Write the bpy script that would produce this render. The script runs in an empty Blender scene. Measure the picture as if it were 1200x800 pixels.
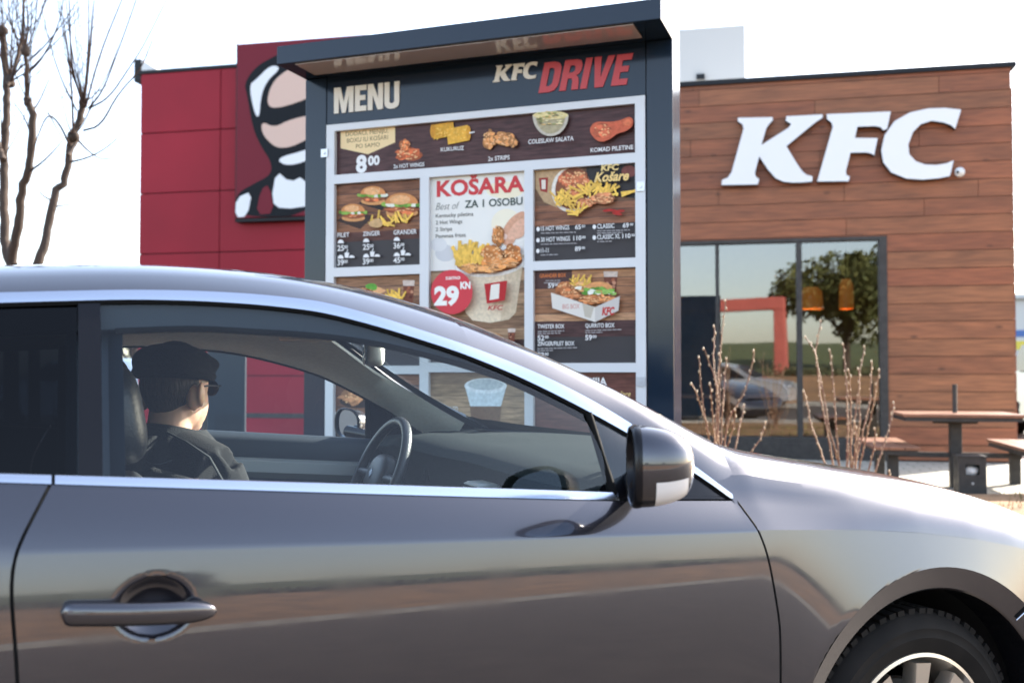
import bpy, bmesh, math, random
from mathutils import Vector, Matrix, geometry, noise
R = math.radians
scene = bpy.context.scene
COL = scene.collection
random.seed(7)
# ------------------------------------------------------------------ camera maths
F = 1167.0; EYE = 1.19; PITCH = math.atan(35 / F)
def ray(px, py):
    x = (px - 600) / F; y = (400 - py) / F
    return Vector((x, math.cos(PITCH) - y * math.sin(PITCH), math.sin(PITCH) + y * math.cos(PITCH)))
def at(px, py, Y):
    r = ray(px, py); t = Y / r.y
    return Vector((r.x * t, Y, EYE + r.z * t))
class Frame:
    """upright plane frame: local x along the face, y away from the viewer, z up"""
    def __init__(s, X, Y, deg):
        a = R(deg); s.o = Vector((X, Y)); s.deg = deg
        s.ex = Vector((math.cos(a), math.sin(a))); s.ey = Vector((-math.sin(a), math.cos(a)))
    def px(s, px, py, y=0.0):
        r = ray(px, py); d = r.x * s.ey.x + r.y * s.ey.y; c = s.o.dot(s.ey) + y
        t = c / d; p = Vector((r.x * t, r.y * t)) - s.o
        return (p.dot(s.ex), EYE + r.z * t)
    def w(s, x, y, z):
        p = s.o + s.ex * x + s.ey * y
        return Vector((p.x, p.y, z))
    def local(s, v):
        p = Vector((v.x, v.y)) - s.o
        return Vector((p.dot(s.ex), p.dot(s.ey), v.z))
# ------------------------------------------------------------------ materials
def lin(c):
    o = []
    for v in c[:3]:
        v /= 255.0
        o.append(v / 12.92 if v <= .04045 else ((v + .055) / 1.055) ** 2.4)
    return (*o, 1)
def mat(name, col=(.5, .5, .5), rough=.5, metal=0.0, coat=0.0, coat_rough=.03, spec=.5):
    m = bpy.data.materials.new(name); m.use_nodes = True
    b = m.node_tree.nodes['Principled BSDF']
    b.inputs['Base Color'].default_value = (*col[:3], 1)
    b.inputs['Roughness'].default_value = rough
    b.inputs['Metallic'].default_value = metal
    b.inputs['Coat Weight'].default_value = coat
    b.inputs['Coat Roughness'].default_value = coat_rough
    b.inputs['Specular IOR Level'].default_value = spec
    return m
def nt(m): return m.node_tree.nodes, m.node_tree.links, m.node_tree.nodes['Principled BSDF']
def noisy(m, scale=8, amt=.3, col2=None, bump=0.0, bscale=None, detail=6, stretch=None, rough_var=0.0, lo=.35, hi=.65):
    N, L, b = nt(m)
    tc = N.new('ShaderNodeTexCoord'); mp = N.new('ShaderNodeMapping')
    if stretch: mp.inputs['Scale'].default_value = stretch
    L.new(tc.outputs['Object'], mp.inputs['Vector'])
    n = N.new('ShaderNodeTexNoise'); n.inputs['Scale'].default_value = scale; n.inputs['Detail'].default_value = detail
    L.new(mp.outputs[0], n.inputs['Vector'])
    base = b.inputs['Base Color'].default_value[:]
    mr = N.new('ShaderNodeMapRange'); mr.inputs[1].default_value = lo; mr.inputs[2].default_value = hi
    L.new(n.outputs['Fac'], mr.inputs[0])
    mx = N.new('ShaderNodeMix'); mx.data_type = 'RGBA'
    c2 = (*col2[:3], 1) if col2 else (*[v * (1 - amt) for v in base[:3]], 1)
    mx.inputs[6].default_value = base; mx.inputs[7].default_value = c2
    L.new(mr.outputs[0], mx.inputs[0]); L.new(mx.outputs[2], b.inputs['Base Color'])
    if rough_var:
        r2 = N.new('ShaderNodeMapRange'); r0 = b.inputs['Roughness'].default_value
        r2.inputs[3].default_value = r0; r2.inputs[4].default_value = r0 + rough_var
        L.new(mr.outputs[0], r2.inputs[0]); L.new(r2.outputs[0], b.inputs['Roughness'])
    if bump:
        n2 = N.new('ShaderNodeTexNoise'); n2.inputs['Scale'].default_value = bscale or scale * 4; n2.inputs['Detail'].default_value = 5
        L.new(mp.outputs[0], n2.inputs['Vector'])
        bp = N.new('ShaderNodeBump'); bp.inputs['Strength'].default_value = bump; bp.inputs['Distance'].default_value = .01
        L.new(n2.outputs['Fac'], bp.inputs['Height']); L.new(bp.outputs[0], b.inputs['Normal'])
    return m
def glass(name, tint=(.8, .85, .88), refl=1.0, base=.04, rough=0.0):
    m = bpy.data.materials.new(name); m.use_nodes = True
    N, L = m.node_tree.nodes, m.node_tree.links
    N.clear(); out = N.new('ShaderNodeOutputMaterial')
    t = N.new('ShaderNodeBsdfTransparent'); t.inputs[0].default_value = (*tint, 1)
    g = N.new('ShaderNodeBsdfGlossy'); g.inputs['Roughness'].default_value = rough
    lw = N.new('ShaderNodeLayerWeight'); lw.inputs[0].default_value = .5
    pw = N.new('ShaderNodeMath'); pw.operation = 'POWER'; pw.inputs[1].default_value = 4.0
    L.new(lw.outputs['Facing'], pw.inputs[0])
    mr = N.new('ShaderNodeMapRange'); mr.inputs[3].default_value = base; mr.inputs[4].default_value = refl
    L.new(pw.outputs[0], mr.inputs[0])
    mx = N.new('ShaderNodeMixShader'); L.new(mr.outputs[0], mx.inputs[0])
    L.new(t.outputs[0], mx.inputs[1]); L.new(g.outputs[0], mx.inputs[2]); L.new(mx.outputs[0], out.inputs[0])
    return m
def attr_mat(name, rough=.5, spec=.5, nscale=40, namt=.12, coat=0.0, stretch=(1, 1, 1), bump=0.0, knots=False):
    m = mat(name, rough=rough, spec=spec, coat=coat); N, L, b = nt(m)
    a = N.new('ShaderNodeAttribute'); a.attribute_name = 'col'
    tc = N.new('ShaderNodeTexCoord'); mp = N.new('ShaderNodeMapping'); mp.inputs['Scale'].default_value = stretch
    L.new(tc.outputs['Object'], mp.inputs[0])
    n = N.new('ShaderNodeTexNoise'); n.inputs['Scale'].default_value = nscale; n.inputs['Detail'].default_value = 6
    L.new(mp.outputs[0], n.inputs['Vector'])
    mr = N.new('ShaderNodeMapRange'); mr.inputs[1].default_value = .3; mr.inputs[2].default_value = .7
    mr.inputs[3].default_value = 1 - namt; mr.inputs[4].default_value = 1 + namt
    L.new(n.outputs['Fac'], mr.inputs[0])
    hs = N.new('ShaderNodeHueSaturation'); L.new(mr.outputs[0], hs.inputs['Value']); L.new(a.outputs['Color'], hs.inputs['Color'])
    last = hs.outputs[0]
    if knots:
        v = N.new('ShaderNodeTexVoronoi'); v.inputs['Scale'].default_value = 1.9
        m2 = N.new('ShaderNodeMapping'); m2.inputs['Scale'].default_value = (1, 1, 2.2); L.new(tc.outputs['Object'], m2.inputs[0]); L.new(m2.outputs[0], v.inputs['Vector'])
        r2 = N.new('ShaderNodeMapRange'); r2.inputs[1].default_value = .02; r2.inputs[2].default_value = .12; r2.inputs[3].default_value = .38; r2.inputs[4].default_value = 1
        L.new(v.outputs['Distance'], r2.inputs[0])
        h2 = N.new('ShaderNodeHueSaturation'); L.new(last, h2.inputs['Color']); L.new(r2.outputs[0], h2.inputs['Value'])
        w = N.new('ShaderNodeTexNoise'); w.inputs['Scale'].default_value = 1.2; w.inputs['Detail'].default_value = 3
        m3 = N.new('ShaderNodeMapping'); m3.inputs['Scale'].default_value = (.9, 1, 6); L.new(tc.outputs['Object'], m3.inputs[0]); L.new(m3.outputs[0], w.inputs['Vector'])
        r3 = N.new('ShaderNodeMapRange'); r3.inputs[1].default_value = .35; r3.inputs[2].default_value = .65; r3.inputs[3].default_value = .78; r3.inputs[4].default_value = 1.1
        L.new(w.outputs['Fac'], r3.inputs[0])
        h3 = N.new('ShaderNodeHueSaturation'); L.new(h2.outputs[0], h3.inputs['Color']); L.new(r3.outputs[0], h3.inputs['Value'])
        last = h3.outputs[0]
    L.new(last, b.inputs['Base Color'])
    if bump:
        bp = N.new('ShaderNodeBump'); bp.inputs['Strength'].default_value = bump; bp.inputs['Distance'].default_value = .005
        L.new(n.outputs['Fac'], bp.inputs['Height']); L.new(bp.outputs[0], b.inputs['Normal'])
    return m
def emis(name, col, s):
    m = bpy.data.materials.new(name); m.use_nodes = True; N = m.node_tree.nodes; b = N['Principled BSDF']
    b.inputs['Base Color'].default_value = (*col, 1); b.inputs['Emission Color'].default_value = (*col, 1); b.inputs['Emission Strength'].default_value = s
    return m
M = {}
# ------------------------------------------------------------------ object helpers
def link(o, parent=None):
    COL.objects.link(o)
    if parent: o.parent = parent
    return o
def tag(o, label=None, cat=None, group=None, kind=None):
    if label: o['label'] = label
    if cat: o['category'] = cat
    if group: o['group'] = group
    if kind: o['kind'] = kind
    return o
def empty(name, loc=(0, 0, 0), rz=0.0):
    o = bpy.data.objects.new(name, None); o.location = loc; o.rotation_euler = (0, 0, rz); o.empty_display_size = .1
    return link(o)
class MB:
    def __init__(s): s.v = []; s.f = []; s.c = []; s.mi = []
    def add(s, vs, fs, col=None, mi=0):
        k = len(s.v); s.v += [tuple(v) for v in vs]
        for f in fs: s.f.append([k + i for i in f]); s.c.append(col); s.mi.append(mi)
    def box(s, x0, x1, y0, y1, z0, z1, col=None, mi=0, xf=None):
        if x0 > x1: x0, x1 = x1, x0
        if y0 > y1: y0, y1 = y1, y0
        if z0 > z1: z0, z1 = z1, z0
        v = [Vector(p) for p in ((x0, y0, z0), (x1, y0, z0), (x1, y1, z0), (x0, y1, z0), (x0, y0, z1), (x1, y0, z1), (x1, y1, z1), (x0, y1, z1))]
        if xf: v = [xf @ p for p in v]
        s.add(v, [(0, 3, 2, 1), (4, 5, 6, 7), (0, 1, 5, 4), (1, 2, 6, 5), (2, 3, 7, 6), (3, 0, 4, 7)], col, mi)
    def grid(s, rows, col=None, mi=0, closed=False, flip=False):
        n = len(rows[0]); k = len(s.v)
        for r in rows: s.v += [tuple(p) for p in r]
        for i in range(len(rows) - 1):
            for j in range(n if closed else n - 1):
                a, b, c, d = k + i * n + j, k + i * n + (j + 1) % n, k + (i + 1) * n + (j + 1) % n, k + (i + 1) * n + j
                s.f.append([a, d, c, b] if flip else [a, b, c, d]); s.c.append(col); s.mi.append(mi)
    def tube(s, pts, rad, n=8, col=None, mi=0, cap=True):
        pts = [Vector(p) for p in pts]
        if not hasattr(rad, '__len__'): rad = [rad] * len(pts)
        rows = []; up = None
        for i, p in enumerate(pts):
            d = (pts[min(i + 1, len(pts) - 1)] - pts[max(i - 1, 0)])
            if d.length < 1e-9: d = Vector((0, 0, 1))
            d.normalize()
            if up is None: up = d.orthogonal().normalized()
            up = (up - d * up.dot(d)); up = up.normalized() if up.length > 1e-6 else d.orthogonal().normalized()
            si = d.cross(up)
            rows.append([p + (up * math.cos(2 * math.pi * j / n) + si * math.sin(2 * math.pi * j / n)) * rad[i] for j in range(n)])
        k = len(s.v); s.grid(rows, col, mi, closed=True)
        if cap:
            s.f.append(list(range(k, k + n))[::-1]); s.c.append(col); s.mi.append(mi)
            m = k + (len(rows) - 1) * n; s.f.append(list(range(m, m + n))); s.c.append(col); s.mi.append(mi)
    def ball(s, c, r, nu=16, nv=10, col=None, mi=0, e=1.0, xf=None):
        r = r if hasattr(r, '__len__') else (r, r, r)
        def sp(v): return math.copysign(abs(v) ** e, v)
        rows = []
        for i in range(nv + 1):
            a = -math.pi / 2 + math.pi * i / nv
            rows.append([Vector((c[0] + r[0] * sp(math.cos(a)) * sp(math.cos(2 * math.pi * j / nu)), c[1] + r[1] * sp(math.cos(a)) * sp(math.sin(2 * math.pi * j / nu)), c[2] + r[2] * sp(math.sin(a)))) for j in range(nu)])
        if xf: rows = [[xf @ p for p in r_] for r_ in rows]
        s.grid(rows, col, mi, closed=True)
    def lathe(s, prof, c=(0, 0, 0), axis='z', n=32, mi=0, col=None):
        rows = []
        for r, h in prof:
            row = []
            for j in range(n):
                a = 2 * math.pi * j / n; x, y = r * math.cos(a), r * math.sin(a)
                p = {'z': (x, y, h), 'y': (x, h, y), 'x': (h, x, y)}[axis]
                row.append(Vector(p) + Vector(c))
            rows.append(row)
        s.grid(rows, col, mi, closed=True)
    def build(s, name, m, parent=None, smooth=None, bevel=0.0, recalc=True, solid=0.0, sub=0):
        me = bpy.data.meshes.new(name); me.from_pydata(s.v, [], s.f)
        for x in (m if isinstance(m, (list, tuple)) else [m]): me.materials.append(x)
        if any(s.mi): me.polygons.foreach_set('material_index', s.mi)
        if any(c is not None for c in s.c):
            ca = me.color_attributes.new('col', 'FLOAT_COLOR', 'CORNER'); data = []
            for p, c in zip(me.polygons, s.c):
                data += list(c if c else (.5, .5, .5, 1)) * p.loop_total
            ca.data.foreach_set('color', data)
        if recalc:
            bm = bmesh.new(); bm.from_mesh(me)
            bmesh.ops.remove_doubles(bm, verts=bm.verts, dist=1e-5)
            bmesh.ops.recalc_face_normals(bm, faces=bm.faces); bm.to_mesh(me); bm.free()
        if smooth is not None:
            me.shade_smooth()
            if smooth < 180: me.set_sharp_from_angle(angle=R(smooth))
        o = bpy.data.objects.new(name, me); link(o, parent)
        if solid:
            md = o.modifiers.new('s', 'SOLIDIFY'); md.thickness = solid; md.offset = 0
        if bevel:
            md = o.modifiers.new('b', 'BEVEL'); md.width = bevel; md.segments = 2; md.limit_method = 'ANGLE'
        if sub:
            md = o.modifiers.new('u', 'SUBSURF'); md.levels = sub; md.render_levels = sub
        return o
def interp(tab, x):
    if x <= tab[0][0]: return list(tab[0][1:])
    for a, b in zip(tab, tab[1:]):
        if x <= b[0]:
            t = (x - a[0]) / (b[0] - a[0]); return [u + (v - u) * t for u, v in zip(a[1:], b[1:])]
    return list(tab[-1][1:])
def smooth_tab(tab, n=60, it=3):
    xs = [tab[0][0] + (tab[-1][0] - tab[0][0]) * i / n for i in range(n + 1)]
    ys = [interp(tab, x) for x in xs]
    for _ in range(it):
        ys = [ys[0]] + [[.25 * a + .5 * b + .25 * c for a, b, c in zip(ys[i - 1], ys[i], ys[i + 1])] for i in range(1, n)] + [ys[-1]]
    return [(x, *y) for x, y in zip(xs, ys)]
def lerp(a, b, t): return a + (b - a) * t
# text geometry, flat in x/z ------------------------------------------------
def text_geo(s, bold=0.0, shear=0.0):
    cu = bpy.data.curves.new('t', 'FONT'); cu.body = s; cu.size = 1; cu.offset = bold; cu.shear = shear; cu.resolution_u = 3; cu.fill_mode = 'FRONT'
    o = bpy.data.objects.new('t', cu); COL.objects.link(o); bpy.context.view_layer.update()
    me = bpy.data.meshes.new_from_object(o.evaluated_get(bpy.context.evaluated_depsgraph_get()))
    vs = [(v.co.x, v.co.y) for v in me.vertices]; fs = [list(p.vertices) for p in me.polygons]
    bpy.data.objects.remove(o); bpy.data.curves.remove(cu); bpy.data.meshes.remove(me)
    return vs, fs
def tess(loops):
    vs = [p for l in loops for p in l]
    tr = geometry.tessellate_polygon([[Vector((p[0], p[1], 0)) for p in l] for l in loops])
    return vs, [list(t) for t in tr]
def extruded(name, loops_list, y0, depth, mats, parent, bevel=.0):
    """2D outlines (x,z) -> solid letters facing -y; slot 0 face, slot 1 returns"""
    cu = bpy.data.curves.new('c', 'CURVE'); cu.dimensions = '2D'; cu.fill_mode = 'BOTH'; cu.extrude = depth / 2; cu.bevel_depth = bevel
    for l in loops_list:
        sp = cu.splines.new('POLY'); sp.points.add(len(l) - 1); sp.use_cyclic_u = True
        for q, p in zip(sp.points, l): q.co = (p[0], p[1], 0, 1)
    o = bpy.data.objects.new('c', cu); COL.objects.link(o); bpy.context.view_layer.update()
    me = bpy.data.meshes.new_from_object(o.evaluated_get(bpy.context.evaluated_depsgraph_get()))
    bpy.data.objects.remove(o); bpy.data.curves.remove(cu)
    me.materials.clear()
    for m in mats: me.materials.append(m)
    for v in me.vertices: v.co = (v.co.x, y0 - depth / 2 - v.co.z, v.co.y)
    me.update()
    for p in me.polygons: p.material_index = 0 if abs(p.normal.y) > .8 else 1
    me.name = name
    return link(bpy.data.objects.new(name, me), parent)
KFC_PX = [
 [(243,397),(357,395),(358,404),(345,418),(336,432),(319,489),(412,430),(421,417),(403,405),(405,392),(524,386),(524,396),(505,408),(488,421),(403,491),(440,552),(458,577),(472,588),(490,592),(490,608),(460,611),(425,612),(395,609),(368,597),(342,567),(313,523),(298,580),(301,593),(312,601),(308,618),(188,620),(190,604),(208,597),(221,580),(262,432),(258,418),(243,408)],
 [(540,385),(752,376),(740,433),(728,437),(720,427),(700,423),(641,425),(632,464),(708,465),(697,520),(686,514),(670,511),(618,512),(602,575),(604,588),(615,593),(612,607),(508,608),(560,427),(556,412),(541,400)],
 [(987,370),(968,432),(955,420),(930,411),(890,405),(853,417),(827,443),(811,485),(814,518),(836,542),(868,553),(905,555),(940,549),(962,540),(950,590),(915,597),(860,602),(805,598),(755,578),(729,545),(722,505),(733,455),(766,408),(818,379),(878,366),(935,364)]]
# ================================================================== materials
M['ground'] = noisy(mat('ground', (.10, .085, .06), .95), 1.5, .5, bump=.6, bscale=30)
M['asphalt'] = noisy(mat('asphalt', (.095, .073, .058), .85), 3, .35, bump=.5, bscale=120)
M['kerb'] = noisy(mat('kerb', (.34, .33, .31), .8), 6, .25, bump=.3)
M['dirt'] = noisy(mat('dirt', (.36, .19, .085), .95), 1.2, .45, col2=(.19, .11, .055), bump=1, bscale=20)
M['grass'] = noisy(mat('grass', (.11, .12, .03), .95), 2.5, .4, col2=(.05, .075, .02), bump=1, bscale=40)
M['bark'] = noisy(mat('bark', (.058, .038, .028), .9), 12, .5, col2=(.04, .028, .022), bump=.8, stretch=(1, 1, .3))
M['twig'] = noisy(mat('twig', (.05, .032, .026), .9, spec=.1), 20, .4)
M['willow'] = noisy(mat('willow', (.30, .19, .11), .6), 25, .5, col2=(.16, .06, .04))
M['bud'] = mat('bud', (.55, .42, .28), .6)
M['leaf'] = noisy(mat('leaf', (.10, .10, .02), .8), 1.5, .5, col2=(.045, .06, .015))
M['hedge'] = noisy(mat('hedge', (.075, .075, .03), .85), 2, .5, col2=(.045, .04, .02))
M['paving'] = mat('paving', (.46, .42, .35), .8)
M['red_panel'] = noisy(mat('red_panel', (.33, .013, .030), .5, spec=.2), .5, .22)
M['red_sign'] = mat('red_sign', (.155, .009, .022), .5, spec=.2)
M['dark_trim'] = mat('dark_trim', (.014, .016, .020), .5, spec=.2)
M['white_coat'] = mat('white_coat', (.72, .72, .72), .6)
M['roof_white'] = noisy(mat('roof_white', (.62, .62, .60), .8), 2, .08)
M['siding'] = attr_mat('siding', rough=.55, nscale=3.5, namt=.3, stretch=(.8, 1, 14), knots=True, bump=.15)
M['win_glass'] = glass('win_glass', (.62, .64, .6), 1.0, .20, rough=.012)
M['sign_white'] = mat('sign_white', (.74, .75, .78), .35)
M['sign_black'] = mat('sign_black', (.008, .010, .014), .5, spec=.12)
M['sign_peach'] = mat('sign_peach', (.62, .42, .34), .4)
M['steel_dark'] = noisy(mat('steel_dark', (.032, .028, .026), .45), 15, .3, rough_var=.15)
M['table_wood'] = noisy(mat('table_wood', (.30, .13, .07), .5), 6, .35, stretch=(1, 8, 1))
M['paper'] = mat('paper', (.75, .74, .72), .8)
M['navy'] = mat('navy', (.008, .017, .032), .13, spec=.3)
M['frame_grey'] = noisy(mat('frame_grey', (.66, .66, .67), .35), 4, .06)
M['panel_light'] = mat('panel_light', (.50, .41, .37), .12, coat=.6)
M['menu_white'] = mat('menu_white', (.76, .68, .57), .5)
M['menu_red'] = mat('menu_red', (.50, .022, .025), .4)
M['print'] = attr_mat('print', rough=.4, spec=.2, nscale=60, namt=.16)
M['print_plain'] = attr_mat('print_plain', rough=.4, spec=.2, nscale=10, namt=.02)
M['print_wood'] = attr_mat('print_wood', rough=.4, spec=.2, nscale=9, namt=.4, stretch=(1.2, 1, 9))
M['hinge'] = mat('hinge', (.5, .5, .52), .3, metal=.6)
M['kiosk'] = mat('kiosk', (.018, .03, .042), .35)
M['grille'] = mat('grille', (.01, .014, .018), .5)
# car
def car_paint():
    m = mat('car_paint', (.046, .045, .056), .26, metal=.85, coat=1.0, coat_rough=.025)
    N, L, b = nt(m)
    tc = N.new('ShaderNodeTexCoord'); v = N.new('ShaderNodeTexVoronoi'); v.inputs['Scale'].default_value = 1400
    L.new(tc.outputs['Object'], v.inputs['Vector'])
    mr = N.new('ShaderNodeMapRange'); mr.inputs[3].default_value = .85; mr.inputs[4].default_value = 1.2
    L.new(v.outputs['Distance'], mr.inputs[0])
    hs = N.new('ShaderNodeHueSaturation'); hs.inputs['Color'].default_value = b.inputs['Base Color'].default_value[:]
    L.new(mr.outputs[0], hs.inputs['Value']); L.new(hs.outputs[0], b.inputs['Base Color'])
    n = N.new('ShaderNodeTexNoise'); n.inputs['Scale'].default_value = 900
    L.new(tc.outputs['Object'], n.inputs['Vector'])
    bp = N.new('ShaderNodeBump'); bp.inputs['Strength'].default_value = .012; bp.inputs['Distance'].default_value = .001
    L.new(n.outputs['Fac'], bp.inputs['Height']); L.new(bp.outputs[0], b.inputs['Normal'])
    n3 = N.new('ShaderNodeTexNoise'); n3.inputs['Scale'].default_value = 7; n3.inputs['Detail'].default_value = 8; L.new(tc.outputs['Object'], n3.inputs['Vector'])
    r3 = N.new('ShaderNodeMapRange'); r3.inputs[1].default_value = .4; r3.inputs[2].default_value = .75; r3.inputs[3].default_value = .03; r3.inputs[4].default_value = .10
    L.new(n3.outputs['Fac'], r3.inputs[0]); L.new(r3.outputs[0], b.inputs['Coat Roughness'])
    return m
M['paint'] = car_paint(); M['paint'].node_tree.nodes['Principled BSDF'].inputs['Coat IOR'].default_value = 1.72
M['chrome'] = mat('chrome', (.60, .64, .72), .24, metal=1)
M['gloss_black'] = mat('gloss_black', (.006, .006, .008), .22, spec=.3)
M['rubber'] = mat('rubber', (.006, .006, .006), .8, spec=.1)
M['tyre'] = noisy(mat('tyre', (.012, .0098, .0085), .8, spec=.25), 14, .5)
M['rim'] = mat('rim', (.60, .54, .47), .32, metal=.85)
M['well'] = mat('well', (.012, .01, .009), .9)
M['car_glass'] = glass('car_glass', (.90, .97, .99), .9, .045)
M['shield_glass'] = glass('shield_glass', (.92, .96, .95), .7, .08)
M['privacy_glass'] = glass('privacy_glass', (.05, .06, .075), .9, .025)
M['far_glass'] = glass('far_glass', (.92, .95, .95), .5, .03)
M['liner'] = noisy(mat('liner', (.58, .53, .45), .85), 60, .1)
M['pillar_trim'] = noisy(mat('pillar_trim', (.80, .80, .72), .7), 80, .08)
M['trim_dark'] = mat('trim_dark', (.016, .028, .042), .6)
M['dash'] = noisy(mat('dash', (.028, .036, .036), .95, spec=.1), 200, .35, bump=.4, bscale=500)
M['leather'] = noisy(mat('leather', (.025, .028, .032), .4), 60, .2, bump=.15, bscale=200)
M['door_trim'] = mat('door_trim', (.36, .38, .36), .4)
M['lens'] = mat('lens', (.85, .80, .76), .1, coat=1)
M['headlamp'] = mat('headlamp', (.5, .5, .52), .08, metal=.6, coat=1)
M['mirror'] = mat('mirror', (.45, .52, .60), .03, metal=1)
M['skin'] = noisy(mat('skin', (.58, .35, .25), .5), 15, .12)
b_ = M['skin'].node_tree.nodes['Principled BSDF']; b_.inputs['Subsurface Weight'].default_value = .25; b_.inputs['Subsurface Radius'].default_value = (.01, .003, .001); b_.inputs['Subsurface Scale'].default_value = .5
M['hair'] = noisy(mat('hair', (.035, .022, .015), .7), 80, .6, bump=.8, bscale=150, stretch=(1, 1, .25))
M['wool'] = noisy(mat('wool', (.006, .007, .009), .95), 90, .4, bump=.5, bscale=300)
M['cap'] = noisy(mat('cap', (.005, .006, .007), .95, spec=.2), 120, .5, bump=.5, bscale=300)
M['wool_light'] = noisy(mat('wool_light', (.012, .014, .017), .95), 90, .4, bump=.5, bscale=300)
M['stitch'] = mat('stitch', (.045, .05, .055), .9)
M['denim'] = noisy(mat('denim', (.03, .04, .07), .9), 60, .3)

# ================================================================== ground
def sheet(name, x0, x1, y0, y1, z, m, nx=2, ny=2, hf=None):
    b = MB(); rows = [[(lerp(x0, x1, i / nx), lerp(y0, y1, j / ny), z + (hf(lerp(x0, x1, i / nx), lerp(y0, y1, j / ny)) if hf else 0)) for i in range(nx + 1)] for j in range(ny + 1)]
    b.grid(rows); o = b.build(name, m, smooth=180 if hf else None); tag(o, kind='structure'); return o
sheet('ground', -600, 600, -600, 600, -.02, M['ground'])
sheet('road', -60, 60, -7.5, 4.15, 0, M['asphalt'])
sheet('parking_lot', -60, 3.2, 9.8, 60, 0, M['asphalt'])
sheet('parking_area', 9.0, 60, 9.0, 60, 0, M['asphalt'])
# terrace paving with procedural joints
def paving():
    m = M['paving']; N, L, b = nt(m)
    tc = N.new('ShaderNodeTexCoord'); mp = N.new('ShaderNodeMapping'); mp.inputs['Rotation'].default_value = (0, 0, R(12)); L.new(tc.outputs['Object'], mp.inputs[0])
    br = N.new('ShaderNodeTexBrick'); br.inputs['Scale'].default_value = 1.0
    for k, v in (('Color1', (.50, .46, .38, 1)), ('Color2', (.42, .38, .31, 1)), ('Mortar', (.24, .22, .16, 1))): br.inputs[k].default_value = v
    br.inputs['Brick Width'].default_value = .3; br.inputs['Row Height'].default_value = .2; br.inputs['Mortar Size'].default_value = .012
    L.new(mp.outputs[0], br.inputs['Vector']); L.new(br.outputs['Color'], b.inputs['Base Color'])
paving()
sheet('terrace_paving', 2.2, 14, 9.2, 14.5, .03, M['paving'])
tag(sheet('planting_bed', -6, 14, 4.35, 9.2, .06, M['dirt'], 60, 30, lambda x, y: .03 * noise.noise(Vector((x * 1.5, y * 1.5, 0)))), kind='structure')
def kerb(name, x0, x1, y0, y1, z0, z1):
    b = MB(); n = max(1, int((x1 - x0) / 1.0))
    for i in range(n): b.box(lerp(x0, x1, i / n) + .003, lerp(x0, x1, (i + 1) / n) - .003, y0, y1, z0, z1)
    tag(b.build(name, M['kerb'], bevel=.012), kind='structure')
kerb('kerb', -60, 60, 4.15, 4.35, -.1, .13)
kerb('kerb_far', -60, 60, -7.75, -7.5, -.1, .14)
# bank behind the camera (seen mirrored in the door and in the windows)
def bank_h(x, y):
    t = max(0, min(1, (-9.0 - y) / 9.0)); t = t * t * (3 - 2 * t)
    return .02 + 1.0 * t + .10 * noise.noise(Vector((x * .35, y * .35, 3)))
sheet('dirt_bank', -70, 70, -18, -7.75, 0, M['dirt'], 90, 24, bank_h)
sheet('grass_field', -90, 90, -60, -18, 0, M['grass'], 60, 20, lambda x, y: 1.0 + 2.6 * max(0, (-24 - y) / 36) ** .8 + .12 * noise.noise(Vector((x * .2, y * .2, 3))) + (.02))

def leaf_cloud(b, centers, n, size, seed=1):
    rnd = random.Random(seed)
    for _ in range(n):
        c, r = rnd.choice(centers); d = Vector((rnd.gauss(0, 1), rnd.gauss(0, 1), rnd.gauss(0, 1))).normalized() * rnd.random() ** .4
        p = Vector(c) + Vector((d.x * r[0], d.y * r[1], d.z * r[2])); s = size * rnd.uniform(.6, 1.5)
        u = Vector((rnd.gauss(0, 1), rnd.gauss(0, 1), rnd.gauss(0, 1))).normalized(); v = u.orthogonal().normalized() * s; u2 = u.cross(v)
        b.add([p - v, p + u2 * .5, p + v, p - u2 * .5], [(0, 1, 2, 3)])
def leafy_tree(name, x, y, z0, h, rad, label, seed, group=None, leafm='leaf', n=2600, size=.16):
    rnd = random.Random(seed); t = empty(name, (x, y, z0)); tag(t, label, 'tree', group)
    b = MB(); b.tube([(0, 0, -.2), (.05, 0, h * .25), (0, .05, h * .5), (.1, 0, h * .8)], [h * .035, h * .028, h * .02, h * .006], 10)
    cs = []
    for i in range(16):
        a = rnd.uniform(0, 6.28); r = rad * rnd.uniform(.2, .8); zz = h * rnd.uniform(.42, .92); r *= 1 - abs(zz / h - .6) * .9
        c = (r * math.cos(a), r * math.sin(a), zz); q = rad * rnd.uniform(.22, .42); cs.append((c, (q, q, q * .75)))
        b.tube([(0, 0, h * rnd.uniform(.22, .45)), (c[0] * .5, c[1] * .5, zz * .8), c], [h * .014, h * .008, h * .003], 6)
    b.build('trunk', M['bark'], t, smooth=60)
    l = MB(); leaf_cloud(l, cs, n, size, seed); l.build('crown', M[leafm], t, recalc=False)
    return t
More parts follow.
